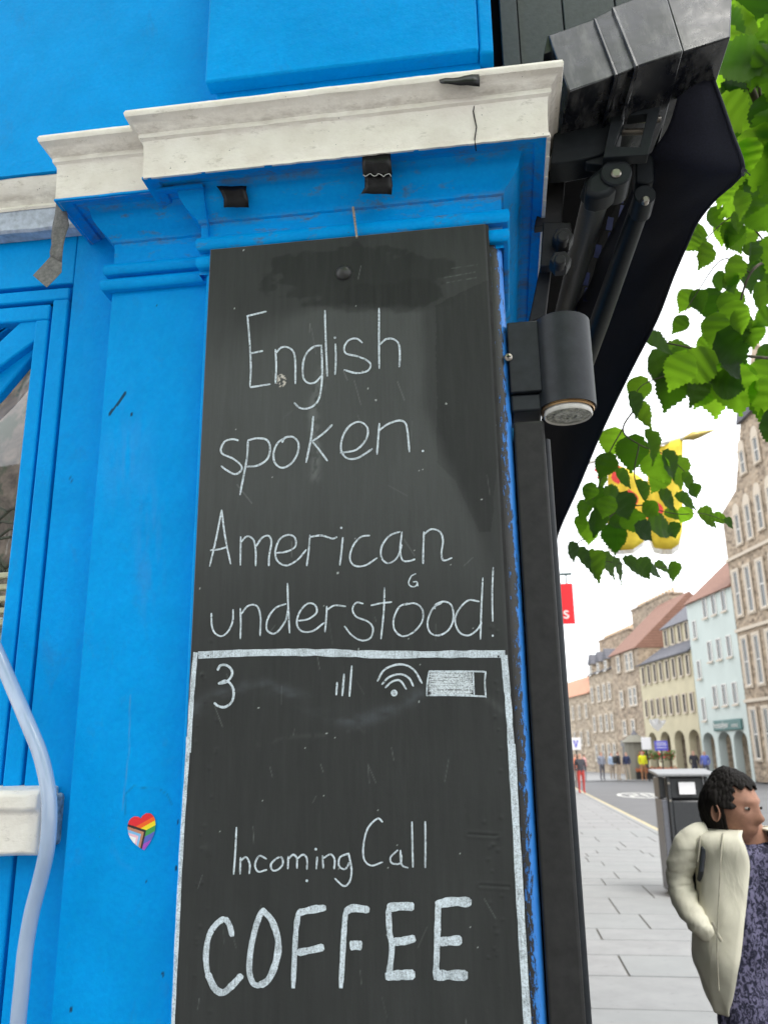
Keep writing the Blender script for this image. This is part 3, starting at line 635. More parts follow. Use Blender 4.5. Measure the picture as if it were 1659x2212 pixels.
for ki, k in enumerate(keys):
    if not cells[k]: continue
    b = MB()
    for i, j in cells[k]:
        q = []
        for di, dj in ((0, 0), (1, 0), (1, 1), (0, 1)):
            u = -1.15+2.3*(i+di)/N; v = -1.25+2.4*(j+dj)/N
            q.append(((u*math.cos(rot)-v*math.sin(rot))*hs*.88, 0, (u*math.sin(rot)+v*math.cos(rot))*hs))
        b.add(q, [(0, 1, 2, 3)])
    o = b.build('sticker_band', mats[ki], st); o['label'] = k+' band of the heart sticker'
# hose
pts = catmull([(-40, 1330, 1.150), (0, 1420, 1.140), (30, 1490, 1.125), (62, 1565, 1.10), (88, 1630, 1.09), (104, 1700, 1.082), (108, 1760, 1.080), (103, 1830, 1.082), (88, 1900, 1.088), (70, 1970, 1.092), (56, 2050, 1.095), (48, 2130, 1.098), (40, 2212, 1.10), (36, 2300, 1.10)], 5)
tag(MB().tube([PY(*p) for p in pts], .0098, 16).build('hose', M_hose, None, smooth=80), 'translucent pale blue plastic hose curving down past the white sill', 'hose')
tag(MB().tube([PY(x, y, 1.128) for x, y in [(-30, 384), (0, 380), (50, 371), (104, 357)]], .0024, 8).build('cable', M_hose, None, smooth=80), 'thin pale cable lying on top of the left cornice', 'cable')
# =================================================================== WALL LIGHT
wl = thing('wall_light', 'charcoal cylinder spotlight on a square bracket with a clear bulb', 'wall light', (.107, 1.13, 2.18))
def loc(o): o.parent = wl; o.matrix_parent_inverse = Matrix.Translation(-Vector(wl.location)); return o
loc(MB().box(XR+.0005, .074, 1.098, 1.165, 2.130, 2.238).build('bracket_box', M_lamp, None, bevel=.0022, seg=3))
loc(MB().box(.0742, .0785, 1.101, 1.162, 2.128, 2.240).build('bracket_collar', M_lamp, None, bevel=.0015))
loc(MB().box(XR+.0005, .072, 1.104, 1.17, 2.104, 2.1295).build('bracket_foot', M_lamp, None, bevel=.003))
LC = Vector((.1075, 1.118)); Rr = .0395
b = MB(); n = 40
def circ(r, z): return [(LC.x+r*math.cos(2*math.pi*j/n), LC.y+r*math.sin(2*math.pi*j/n), z) for j in range(n)]
b.rings([circ(Rr-.003, 2.185), circ(Rr-.003, 2.108), circ(Rr, 2.1075), circ(Rr, 2.2385), circ(Rr-.002, 2.240), circ(Rr-.004, 2.2385), circ(Rr-.004, 2.19)], cap=False)
b.rings([circ(Rr-.004, 2.18), circ(Rr-.004, 2.192)])
loc(b.build('lamp_body', M_lamp, None, smooth=40))
b = MB(); b.rings([circ(.030, 2.118), circ(.0325, 2.105), circ(.0335, 2.0985), circ(.0320, 2.0965), circ(.0300, 2.0985)], cap=False); loc(b.build('bulb_rim', plain('frosted_bulb_rim', (.62, .60, .55), .35), None, smooth=50))
b = MB(); b.rings([circ(.0305, 2.0985), circ(.022, 2.0990), circ(.020, 2.0975), circ(.012, 2.0975), circ(.010, 2.0995), circ(.002, 2.1005)]); loc(b.build('bulb_lens', plain('ribbed_glass_lens', (.52, .53, .47), .12, .3, var=.35, scale=160, bump=.003), None, smooth=30))
b = MB()
for k in range(4): b.rings([circ(.0352, 2.104+.004*k), circ(.0365, 2.106+.004*k), circ(.0352, 2.108+.004*k)], cap=False)
loc(b.build('spring_clip', plain('brass_spring', (.55, .34, .16), .35, .8), None, smooth=50))
sc = PY(1098, 772, 1.0975); b = MB()
b.rings([[(sc.x+r*math.cos(t), sc.y-y, sc.z+r*math.sin(t)) for t in [2*math.pi*j/18 for j in range(18)]] for r, y in ((.0058, 0), (.0058, .0008), (.0042, .0022), (.001, .0026))]); s_ = loc(b.build('screw', M_steel, None, smooth=40))
b = MB(); b.box(sc.x-.003, sc.x+.003, sc.y-.0030, sc.y-.0020, sc.z-.0006, sc.z+.0006); b.box(sc.x-.0006, sc.x+.0006, sc.y-.0031, sc.y-.0021, sc.z-.003, sc.z+.003)
x_ = b.build('screw_slot', M_gap, None); x_.parent = s_
# =================================================================== AWNING
aw = thing('awning', 'folded black awning with glossy hood, folding arms and drooping navy fabric', 'awning', (0, 0, 0))
def hoodseg(name, top, ridge, bot, dy=0, yt=1.10, yr=1.05, yb=1.13, back=.14, mat=M_hood, bev=.0025):
    t = [PY(*Z3(*p), yt+dy) for p in top]; r = [PY(*Z3(*p), yr+dy) for p in ridge]; q = [PY(*Z3(*p), yb+dy) for p in bot]
    vs = t+r+q; k = len(vs); vs2 = [v+Vector((0, back if i > 3 or True else 0, .004)) for i, v in enumerate(vs)]
    nt_, nr, nb_ = len(t), len(r), len(q)
    f = [tuple(range(nt_))+tuple(range(nt_+nr-1, nt_-1, -1)), tuple(range(nt_, nt_+nr))+tuple(range(k-1, nt_+nr-1, -1))]
    out = list(range(nt_))+[nt_+nr-1]+list(range(k-1, nt_+nr-1, -1))+[nt_]
    fs = f+[tuple(i+k for i in g[::-1]) for g in f]+[(out[i], out[(i+1) % len(out)], out[(i+1) % len(out)]+k, out[i]+k) for i in range(len(out))]
    return obj(name, vs+vs2, fs, mat, aw, bevel=bev, seg=3)
hoodseg('hood_section', [(540,180),(782,95)], [(645,465),(892,378)], [(600,662),(825,604)])
hoodseg('hood_section', [(778,90),(876,42)], [(889,383),(1000,335)], [(832,600),(918,582)], -.006)
hoodseg('hood_section', [(868,35),(1130,-62)], [(989,338),(1228,258)], [(920,588),(1150,472)], -.012)
hoodseg('hood_seam', [(772,90),(788,95)], [(882,381),(899,378)], [(818,608),(834,606)], -.009, bev=.001)
hoodseg('hood_seam', [(864,34),(881,38)], [(984,336),(1002,334)], [(910,590),(926,586)], -.015, bev=.001)
hoodseg('hood_end_section', [(1120,-80),(1480,-150)], [(1224,266),(1466,188)], [(1154,472),(1335,398)], -.004, back=.25)
prism('hood_lip', [Z3(*p) for p in [(518,275),(536,178),(556,182),(560,262)]], 1.10, .02, M_hood, aw, .001)
prism('lower_cover', [Z3(*p) for p in [(572,668),(920,585),(925,640),(880,748),(805,785),(730,805),(640,822),(552,830)]], 1.14, .05, M_dgrey, aw, .002)
# square eye bracket with threaded bolts
fr = [Z3(*p) for p in [(870,590),(1112,538),(1050,786),(965,792),(905,812),(724,822),(730,800),(865,752)]]
hol = [Z3(*p) for p in [(930,590),(1046,574),(1004,748),(872,742)]]
o4 = [Z3(*p) for p in [(862,592),(1112,538),(1050,786),(820,800)]]
vs = [PY(*p, 1.125) for p in o4+hol]; vs += [v+Vector((0, .02, 0)) for v in vs]; fs = []
for i in range(4):
    j = (i+1) % 4; fs += [(i, j, 4+j, 4+i), (8+i, 12+i, 12+j, 8+j), (i, 8+i, 8+j, j), (4+i, 4+j, 12+j, 12+i)]
obj('eye_bracket', vs, fs, M_dgrey, aw, bevel=.002)
prism('eye_bracket_tail', [Z3(*p) for p in [(722,800),(880,752),(1000,770),(965,800),(940,845),(735,828)]], 1.146, .02, M_dgrey, aw, .002)
for yy, x0, x1 in ((605, 940, 1112), (668, 915, 1025)):
    a, c = PY(*Z3(x0, yy+4), 1.148), PY(*Z3(x1, yy), 1.148); b = MB(); P = []; RR = []
    for k in range(41): P.append(a.lerp(c, k/40)); RR.append(.0048+(.0007 if k % 2 else 0))
    b.tube(P, RR, 12).build('threaded_bolt', M_steel, aw, smooth=50)
# shoulder knuckle, tube arm
def disc(name, cpx, r, Y, t, mat, n=24, parent=None):
    c = PY(*cpx, Y); b = MB(); b.rings([[(c.x+rr*math.cos(2*math.pi*j/n), y, c.z+rr*math.sin(2*math.pi*j/n)) for j in range(n)] for rr, y in ((r-.002, c.y), (r, c.y+.002), (r, c.y+t))])
    return b.build(name, mat, parent or aw, smooth=40)
kk = disc('shoulder_knuckle', Z3(887, 872), .0235, 1.135, .05, M_dgrey)
disc('knuckle_pin', Z3(887, 874), .0078, 1.131, .012, M_steel)
prism('knuckle_arm', [Z3(*p) for p in [(735,905),(830,825),(880,800),(955,830),(950,900),(905,935),(850,985),(790,1000),(728,985)]], 1.140, .045, M_dgrey, aw, .008, seg=4)
p0, p1 = PY(*Z3(790, 960), 1.18), PY(*Z3(610, 1640), 2.05)
p0b = PY(*Z3(792, 975), 1.175); MB().tube([p0b, p0b.lerp(p1, .5), p1, p1+(p1-p0b)*.6], [.0215, .0225, .0235, .0235], 20).build('folding_arm', M_dgrey, aw, smooth=60)
MB().tube([PY(*Z3(800, 950), 1.17), PY(*Z3(780, 1012), 1.19)], [.0245, .0245], 20).build('arm_sleeve', M_dgrey, aw, smooth=50)
q0, q1 = PY(*Z3(1030, 985), 1.24), PY(*Z3(800, 1640), 1.62)
MB().tube([q0, q0.lerp(q1, .5), q1, q1+(q1-q0)*.6], [.0165, .018, .020, .020], 18).build('folding_arm', M_dgrey, aw, smooth=60)
disc('knuckle_pin', Z3(1037, 1008), .0062, 1.205, .01, M_steel); disc('elbow_knuckle', Z3(1032, 985), .0175, 1.212, .05, M_dgrey)
prism('elbow_link', [Z3(*p) for p in [(985,780),(1075,780),(1080,918),(1050,935),(985,925)]], 1.215, .03, M_dgrey, aw, .003)
# wall plates with bolts
prism('wall_plate', [Z3(*p) for p in [(545,828),(636,815),(610,1130),(470,1150)]], 1.22, .02, M_black, aw, .002)
prism('wall_plate', [Z3(*p) for p in [(515,1128),(656,1128),(660,1165),(640,1348),(500,1352)]], 1.20, .02, M_black, aw, .002)
prism('wall_plate', [Z3(*p) for p in [(500,1352),(560,1352),(530,1600),(440,1640)]], 1.23, .02, M_black, aw, .002)
for x, y in ((618, 1198), (604, 1316)):
    disc('bolt_head', Z3(x, y), .0165, 1.178, .024, M_black, 6); disc('bolt_tip', Z3(x-2, y), .009, 1.165, .02, M_black, 16)
# fabric: hangs from a rail on the wall (inner, high) to a drooping outer hem
outer = [(1536,165,1.13),(1556,220,1.14),(1580,290,1.15),(1604,362,1.16),(1585,395,1.20),(1545,430,1.26),(1505,480,1.34),(1482,530,1.42),(1452,600,1.54),(1418,690,1.72),(1362,800,1.95),(1300,930,2.30),(1250,1050,2.75),(1212,1135,3.2),(1200,1172,3.4)]
inner = [(1470,170,1.13),(1460,220,1.15),(1440,280,1.18),(1400,340,1.22),(1370,400,1.30),(1340,460,1.40),(1310,520,1.52),(1290,560,1.65),(1270,620,1.80),(1215,700,2.00),(1190,790,2.3),(1172,880,2.7),(1165,960,3.1),(1165,1040,3.5),(1180,1120,3.7)]
outer = catmull(outer, 4); inner = catmull(inner, 4); R = []
for i, (a, c) in enumerate(zip(outer, inner)):
    A, B = PY(*a), PY(*c); row = []
    for k in range(15):
        t = k/14; p = A.lerp(B, t); sag = math.sin(t*math.pi)*.02
        p = p+Vector((0, .0, -sag*.3))+Vector((1, 0, 0))*(.006*noise.noise(Vector((i*.22, t*3, 2)))*math.sin(math.pi*min(1, t*2))); row.append(p)
    R.append(row)
b = MB(); ribbon(b, R); b.build('awning_fabric', M_fabric, aw, smooth=80, solid=.0015)
hem = [r[0]+Vector((.0, -.002, 0)) for r in R]; MB().tube(hem, .0028, 6).build('fabric_hem', M_fabric, aw, smooth=80)
# rolled inner fabric with faint blue checks between the arms, and the dark back of the cassette
b = MB(); b.add([PY(*Z3(560, 820), 1.5), PY(*Z3(1120, 560), 1.5), PY(*Z3(1300, 300), 1.5), PY(*Z3(1260, 1000), 2.3), PY(*Z3(840, 1800), 3.2), PY(*Z3(480, 1900), 3.2)], [(0, 1, 2, 3, 4, 5)])
b.build('cassette_back', M_gap, aw)
for r in range(9):
    for c_ in range(3):
        if (r+c_) % 2: continue
        x = 905-r*30+c_*34; y = 960+r*70+c_*10; prism('fabric_check', [Z3(x, y), Z3(x+30, y+6), Z3(x+18, y+72), Z3(x-12, y+66)], 1.49+r*.05, .002, M_fabric2, aw)
th = MB()
c0 = PY(1604, 362, 1.155)
for k in range(7): th.tube([c0, c0+Vector((random.uniform(-.004, .008), 0, -.006)), c0+Vector((random.uniform(-.006, .01), 0, -.015))], .0008, 4)
th.build('frayed_thread', M_fabric, aw)
# =================================================================== GROUND
def struct(o): o['kind'] = 'structure'; return o
def slabmat():
    n = NT('pale_paving_stone'); oi = n.t.nodes.new('ShaderNodeObjectInfo')
    c = n.mix(n.ramp(n.noise(3, 6, .65), .3, .7), (.22, .223, .225), (.30, .303, .305)); c = n.mix(n.math('MULTIPLY', oi.outputs['Random'], .6), c, (.25, .265, .265))
    c = n.mix(n.math('MULTIPLY', n.ramp(n.noise(9, 6, .75), .60, .70), .55), c, (.12, .12, .12)); n.col(c); n.set(Roughness=.75); n.bump(n.noise(60, 5, .7), .002, .6); return n.m
M_slab = slabmat()
def pavefar():
    n = NT('pale_paving_far'); br = n.t.nodes.new('ShaderNodeTexBrick'); n.L(n.map((1, 1, 1)), br.inputs['Vector'])
    br.inputs['Color1'].default_value = (.235, .237, .24, 1); br.inputs['Color2'].default_value = (.285, .287, .29, 1); br.inputs['Mortar'].default_value = (.15, .145, .135, 1)
    br.inputs['Scale'].default_value = 1; br.inputs['Mortar Size'].default_value = .012; br.inputs['Brick Width'].default_value = .95; br.inputs['Row Height'].default_value = .6
    n.col(n.mix(n.math('MULTIPLY', n.ramp(n.noise(1.3, 6, .7), .5, .7), .35), br.outputs[0], (.26, .26, .26))); n.set(Roughness=.75); return n.m
M_pfar = pavefar()
def asphalt():
    n = NT('worn_grey_road'); c = n.mix(n.ramp(n.noise(.5, 6, .7), .3, .7), (.12, .122, .128), (.165, .166, .172)); c = n.mix(n.ramp(n.noise(90, 3), .3, .7), n.mix(.4, c, (.1, .1, .1)), c)
    n.col(c); n.set(Roughness=.8); n.bump(n.noise(120, 3), .004, .6); return n.m
M_road = asphalt()
def sheet(name, x0, x1, y0, y1, z, mat, parent=None, **k): return struct(MB().box(x0, x1, y0, y1, z-.05, z).build(name, mat, parent, **k))
struct(obj('ground', [(-600, -600, -.16), (600, -600, -.16), (600, 600, -.16), (-600, 600, -.16)], [(0, 1, 2, 3)], plain('ground_earth', (.22, .22, .21), .9, scale=.2)))
sheet('road', 3.25, 60, -30, 56, -.09, M_road)
sheet('far_plaza', -3, 60, 56.15, 140, .0, M_pfar)
pv = thing('pavement', None, None); pv['kind'] = 'structure'
o = MB().box(.0, 3.0, -8, 56, -.2, -.012).build('bedding', plain('joint_sand', (.10, .09, .075), .95), pv)
o = MB().box(-30, 3.0, 20, 56, -.02, -.001).build('far_paving', M_pfar, pv)
MB().box(-30, .0, -8, 56, -.2, -.012).build('bedding', M_pfar, pv)
lines = [PZ(1350, y, 0).y for y in (2212, 2180, 2108, 2063, 2030.5, 2006, 1974, 1939)]
Y = 3.4; rows = []
ys = [3.4, 4.0, 4.8, 5.55]+lines[1:]
while ys[-1] < 20: ys.append(ys[-1]+random.choice([.5, .6, .7, .85, 1.0]))
for i, (a, c) in enumerate(zip(ys[:-1], ys[1:])):
    x = -.6+random.random()*.6 if i % 2 else -.2+random.random()*.5
    x = -.2-(.45 if i % 2 else 0)-random.random()*.25
    while x < 3.0:
        L = random.choice([.75, .9, 1.05, 1.2]); x1 = min(x+L, 3.0)
        if x1 > .3 and x1-x > .08:
            o = MB().box(-(x1-x)/2+.007, (x1-x)/2-.007, -(c-a)/2+.013, (c-a)/2-.013, -.06, 0).build('slab', M_slab, pv, bevel=.004)
            o.location = ((x+x1)/2, (a+c)/2, random.uniform(-.001, .0015))
        x = x1
for k in range(60):
    o = MB().box(-.075, .075, -.447, .447, -.12, .0).build('kerb_stone', M_slab, pv, bevel=.012) if k == 0 else link(bpy.data.objects.new('kerb_stone', kerb.data), pv)
    if k == 0: kerb = o
    else:
        bb = o.modifiers.new('b', 'BEVEL'); bb.width = .012; bb.segments = 2
    o.location = (3.085, 4+.9*k, .002)
M_yel = plain('faded_yellow_line', (.55, .47, .28), .7, var=.25, scale=12); M_wl = plain('road_line_white', (.66, .66, .62), .7, var=.2, scale=10)
struct(MB().box(3.30, 3.42, -5, 55, -.1, -.086).build('road_yellow_line', M_yel))
rc = PZ(1385, 1718, -.086); b = MB(); n = 48
ra, rb = rc.y*93/1834/2, 2.4
for k in range(n):
    t0, t1 = 2*math.pi*k/n, 2*math.pi*(k+1)/n
    q = [(rc.x+ra*f*math.cos(t), rc.y+rb*f*math.sin(t), -.085) for f, t in ((1, t0), (1, t1), (.84, t1), (.84, t0))]; b.add(q, [(0, 1, 2, 3)])
def bars(L): 
    for x0, x1, y0, y1 in L: b.add([(rc.x+x0*ra, rc.y+y0*rb, -.085), (rc.x+x1*ra, rc.y+y0*rb, -.085), (rc.x+x1*ra, rc.y+y1*rb, -.085), (rc.x+x0*ra, rc.y+y1*rb, -.085)], [(0, 1, 2, 3)])
bars([(-.55,-.08,.42,.55),(-.2,-.08,.05,.42),(-.55,-.08,-.07,.05),(-.55,-.43,-.42,-.07),(-.55,-.08,-.55,-.42), (.08,.55,.42,.55),(.08,.55,-.55,-.42),(.08,.2,-.42,.42),(.43,.55,-.42,.42)])
struct(b.build('road_speed_roundel', M_wl))
struct(MB().box(3.0, 40, 56.0, 56.15, -.12, .004).build('far_kerb', M_slab))
# =================================================================== FAR ROW OF BUILDINGS
e_ = ray(720, 1628); e_.z = 0; e_.normalize(); P0 = PD(1487, 1683, 55); P0.z = 0
RZ = math.atan2(-e_.y, -e_.x)
def stone(name, a, b_, mort, sc=1.0):
    n = NT(name); v = n.t.nodes.new('ShaderNodeTexVoronoi'); v.inputs['Scale'].default_value = 3.4*sc; n.L(n.map((1, 1, 1.7)), v.inputs['Vector'])
    ed = n.t.nodes.new('ShaderNodeTexVoronoi'); ed.feature = 'DISTANCE_TO_EDGE'; ed.inputs['Scale'].default_value = 3.4*sc; n.L(n.map((1, 1, 1.7)), ed.inputs['Vector'])
    c = n.mix(v.outputs['Color'], a, b_); hs_ = n.t.nodes.new('ShaderNodeSeparateColor'); n.L(v.outputs['Color'], hs_.inputs[0])
    c = n.mix(hs_.outputs[0], a, b_); c = n.mix(n.ramp(n.noise(.8, 5, .7), .35, .65), n.mix(.35, c, (.12, .10, .09)), c)
    c = n.mix(n.ramp(ed.outputs['Distance'], .02, .07, (1, 1, 1, 1), (0, 0, 0, 1)), c, mort); n.col(c); n.set(Roughness=.9); n.bump(ed.outputs['Distance'], .05, .5); return n.m
M_st1 = stone('brown_rubble_stone', (.17, .125, .085), (.55, .43, .31), (.36, .30, .23)); M_st2 = stone('tan_rubble_stone', (.22, .17, .115), (.60, .49, .36), (.40, .34, .27), .9)
M_cream = plain('cream_render', (.54, .485, .335), .9, var=.07, scale=.6); M_mint = plain('pale_mint_render', (.52, .58, .55), .9, var=.04, scale=.5)
M_trim = plain('pale_sandstone_trim', (.60, .52, .42), .85); M_wfr = plain('white_window_frame', (.72, .70, .66), .6)
M_dark = plain('dark_recess', (.05, .05, .05), .7)
def tiles(name, a, b_, row=.32):
    n = NT(name); wv = n.t.nodes.new('ShaderNodeTexWave'); wv.bands_direction = 'Z'; wv.inputs['Scale'].default_value = 1/row*.5; wv.inputs['Distortion'].default_value = .6; n.L(n.map((1, 1, 1)), wv.inputs['Vector'])
    n.col(n.mix(n.math('MULTIPLY', wv.outputs[1], .5), n.mix(n.ramp(n.noise(5, 5, .7), .3, .7), a, b_), tuple(x*.5 for x in a))); n.set(Roughness=.85); return n.m
M_tile = tiles('red_brown_roof_tiles', (.20, .10, .07), (.33, .18, .13)); M_slate = tiles('grey_slate', (.10, .10, .12), (.19, .19, .21)); M_otile = tiles('orange_roof_tiles', (.42, .19, .11), (.58, .30, .19))
M_pot = plain('buff_chimney_pot', (.62, .45, .30), .8)
def bld(name, label): return thing(name, label, 'building', P0, RZ)
wcache = {}
def window(par, v, z0, w_, h, mat_f, trim=None, bars=True, surround=.0, depth=0):
    key = (round(w_, 2), round(h, 2), mat_f.name, surround, trim.name if trim else '')
    if key not in wcache:
        b = MB(); t = .06; hw = w_/2
        for q in ((-hw, -hw+t, 0, h), (hw-t, hw, 0, h), (-hw+t, hw-t, 0, t), (-hw+t, hw-t, h-t, h)): b.box(q[0], q[1], -.03, .04, q[2], q[3])
        if bars: b.box(-hw+t, hw-t, -.025, .03, h*.5-.03, h*.5+.03)
        if surround:
            s = surround
            for q in ((-hw-s, -hw-.001, -.0, h), (hw+.001, hw+s, -.0, h), (-hw-s, hw+s, -s, -.001), (-hw-s, hw+s, h+.001, h+s)): b.box(q[0], q[1], -.07, -.002, q[2], q[3], 1)
        b.box(-hw-.08, hw+.08, -.12, -.071, -.10, -.0, 1)
        f = b.build('window', [mat_f, trim or mat_f], par)
        p = MB().box(-hw+t, hw-t, .005, .02, t, h-t).build('pane', M_glass, f); wcache[key] = (f.data, p.data)
    else:
        f = link(bpy.data.objects.new('window', wcache[key][0]), par); p = link(bpy.data.objects.new('pane', wcache[key][1]), f)
    f.location = (v, depth-.035, z0); return f
def wall_with_arches(par, v0, v1, z1, arches, mat, depth=9, name='wall'):
    b = MB(); segs = []; x = v0; zt = 3.25
    for a0, a1, sp, top in arches:
        b.box(x, a0, 0, .5, 0, zt); n = 12; ac = (a0+a1)/2; hw = (a1-a0)/2
        for k in range(n):
            t0, t1 = math.pi*k/n, math.pi*(k+1)/n; xa, xb = ac-hw*math.cos(t0), ac-hw*math.cos(t1); za, zb = sp+(top-sp)*math.sin(t0), sp+(top-sp)*math.sin(t1)
            vs = [(xa, 0, za), (xb, 0, zb), (xb, 0, zt), (xa, 0, zt), (xa, .5, za), (xb, .5, zb), (xb, .5, zt), (xa, .5, zt)]
            b.add(vs, [(0, 1, 2, 3), (4, 7, 6, 5), (0, 4, 5, 1)])
        x = a1
    b.box(x, v1, 0, .5, 0, zt); b.box(v0, v1, 0, depth, zt, z1); b.box(v0, v1, 2.6, depth, 0, zt-.01, 1)
    return b.build(name, [mat, M_st2], par)
def gable(par, v0, v1, z0, z1, d0, d1, mat, name='roof', over=.25):
    dm = (d0+d1)/2
    vs = [(v0, d0-over, z0-.1), (v1, d0-over, z0-.1), (v1, dm, z1), (v0, dm, z1), (v0, d1, z0), (v1, d1, z0)]
    return obj(name, vs, [(0, 1, 2, 3), (3, 2, 5, 4), (0, 3, 4), (1, 5, 2), (0, 4, 5, 1)], mat, par)
def chimney(par, v0, v1, z0, z1, d, t, mat, pots):
    c_ = MB(); c_.box(v0, v1, d, d+t, z0, z1); c_.box(v0-.08, v1+.08, d-.08, d+t+.08, z1, z1+.15); o = c_.build('chimney', mat, par)
    for k in range(pots):
        x = v0+(v1-v0)*(k+.5)/pots
        MB().tube([(x, d+t/2, z1+.15), (x, d+t/2, z1+.6)], .14, 8).build('chimney_pot', M_pot, o)
# cream building
B = bld('cream_arcaded_building', 'cream rendered building with arcade, slate roof and rows of narrow windows')
wall_with_arches(B, -7.1, 2.55, 7.95, [(-6.65, -5.0, 2.35, 3.0), (-4.25, -2.45, 2.35, 3.0), (-1.75, .05, 2.35, 3.0), (.7, 2.4, 2.35, 3.0)], M_cream)
for z0, h in ((6.45, 1.22), (4.12, 1.12)):
    for k in range(8): window(B, -6.2+k*8.2/7, z0, .42 if h > 1.2 else .4, h, M_dark, M_trim, False, .08)
obj('skirt_roof', [(-7.2, -.25, 7.85), (2.5, -.25, 7.85), (2.5, 1.3, 9.0), (-5.4, 1.3, 9.0), (-7.1, .05, 7.95)], [(0, 1, 2, 3, 4)], M_slate, B, solid=.1)
MB().box(-4.9, 2.5, 1.2, 9, 7.9, 10.35).build('attic_wall', M_cream, B)
for k in range(6): window(B, -4.2+k*6.3/5, 9.0, .45, 1.15, M_dark, M_trim, False, .08, 1.2)
gable(B, -4.95, 2.52, 10.35, 13.6, 1.2, 9, M_slate)
# mint building
B = bld('mint_green_building', 'pale mint green rendered building with red tiled roof and green shop sign')
wall_with_arches(B, 2.62, 9.1, 10.9, [(2.85, 4.5, 2.15, 2.75), (5.0, 6.75, 2.15, 2.75), (7.05, 8.75, 2.15, 2.75)], M_mint)
for z0, h in ((9.55, 1.25), (6.87, 1.26), (4.2, 1.25)):
    for v in (5.42, 6.7, 8.05): window(B, v, z0, .58, h, M_wfr, M_trim, False, .0)
for z0, h in ((8.52, 1.15), (6.0, 1.15), (3.45, 1.4)): window(B, 3.6, z0, .5, h, M_wfr, M_trim, False, .0)
obj('roof', [(2.6, -.25, 10.8), (9.12, -.25, 10.8), (9.12, 5, 15.4), (2.6, 5, 15.4), (2.6, 9, 10.9), (9.12, 9, 10.9)], [(0, 1, 2, 3), (3, 2, 5, 4), (0, 3, 4), (1, 5, 2), (0, 4, 5, 1)], M_tile, B)
M_gsign = plain('dark_green_sign', (.06, .15, .14), .5)
sg = MB().box(4.85, 8.5, -.14, -.02, 2.78, 3.4).build('shop_sign', M_gsign, B, bevel=.05)
def text(body, size, mat, parent, loc, rot, name='sign_lettering', ext=.004, sx=1):
    cu = bpy.data.curves.new(name, 'FONT'); cu.body = body; cu.size = size; cu.extrude = ext; cu.align_x = 'CENTER'; cu.align_y = 'CENTER'
    to = bpy.data.objects.new('t', cu); C.objects.link(to); bpy.context.view_layer.update(); dg = bpy.context.evaluated_depsgraph_get()
    me = bpy.data.meshes.new_from_object(to.evaluated_get(dg)); bpy.data.objects.remove(to); me.materials.clear(); me.materials.append(mat)
    o = link(bpy.data.objects.new(name, me), parent); o.location = loc; o.rotation_euler = rot; o.scale = (sx, 1, 1); return o
t = text('hostelyer', .52, M_wfr, sg, (5.95, -.15, 3.1), (math.pi/2, 0, 0))
t = text('HOSTEL', .24, M_wfr, sg, (7.75, -.15, 3.02), (math.pi/2, 0, 0))
# tall stone church like building, right
B = bld('tall_stone_building', 'tall brown rubble stone building with arched gable windows at the far right')
pol = [(9.15, 0), (9.15, 15.2), (11.2, 16.0), (12.9, 19.8), (13.6, 21.2), (22, 21.2), (22, 0)]
n = len(pol); vs = [(v, 0, z) for v, z in pol]+[(v, 8, z) for v, z in pol]
obj('wall', vs, [tuple(range(n)), tuple(range(2*n-1, n-1, -1))]+[(i, (i+1) % n, (i+1) % n+n, i+n) for i in range(n)], M_st1, B)
for z0, h in ((9.0, 2.5), (5.1, 2.6), (1.2, 2.6)):
    for v in (9.95, 11.35, 12.8, 14.3): window(B, v, z0, .55, h, M_wfr, M_trim, True, .16)
for v, z0, h in ((12.5, 16.6, 1.3), (14.15, 16.7, 1.4), (11.0, 12.9, 1.7), (12.3, 12.9, 1.9), (13.6, 13.1, 1.9), (14.9, 13.1, 1.9)):
    window(B, v, z0, .5, h, M_wfr, M_trim, True, .14)
    vs = []; hw = .5/2+.14
    for k in range(9): a = math.pi*k/8; vs.append((v-hw*math.cos(a), -.08, z0+h+.12+.55*math.sin(a)))
    vs += [(x, -.004, z) for x, y, z in vs]; obj('arch_head', vs, [tuple(range(9)), tuple(range(17, 8, -1))]+[(k, k+1, k+10, k+9) for k in range(8)]+[(8, 0, 9, 17)], M_trim, B)
MB().box(9.1, 22, -.12, -.002, 8.1, 8.28).box(9.1, 22, -.12, -.002, 12.2, 12.38).box(9.1, 22, -.12, -.002, 4.2, 4.38).build('string_course', M_trim, B)
obj('roof_slope', [(12.7, -.15, 19.4), (13.7, -.15, 21.6), (20, -.15, 17.2), (20, -.15, 15.9), (15.2, -.15, 19.6)], [(0, 1, 2, 3, 4)], M_slate, B, solid=.2)
MB().tube([(14.5, .6, 20.2), (14.5, .6, 22.2), (14.5, .6, 24.2)], [.55, .5, .06], 8).build('pinnacle', M_st1, B)
# stone building with red roof
B = bld('rubble_stone_pub_building', 'brown rubble stone building with red tiled roof and black pub front')
MB().box(-13.6, -7.15, 0, 9, 0, 9.35).build('wall', M_st1, B)
gable(B, -13.7, -7.1, 9.35, 13.6, 0, 9, M_tile)
for v, z0, h in ((-11.6, 7.85, 1.2), (-9.5, 7.75, 1.3), (-8.5, 7.75, 1.3), (-11.5, 5.1, 1.2), (-9.4, 5.1, 1.3), (-8.4, 5.1, 1.3), (-11.4, 2.9, 1.1), (-9.4, 2.9, 1.1)): window(B, v, z0, .7, h, M_wfr, M_trim, True, .12)
chimney(B, -20.5, -11.5, 9.4, 14.2, 4.6, 1.2, M_st1, 12)
MB().box(-11.9, -7.3, -.25, -.01, .0, 2.5).build('pub_front', plain('black_pub_front', (.03, .03, .03), .4), B)
MB().box(-11.9, -7.3, -.35, -.26, 2.1, 2.55).build('pub_fascia', plain('pub_fascia_grey', (.12, .12, .12), .5), B)
B = bld('dormered_stone_building', 'weathered stone tenement with slate dormers left of the pub')
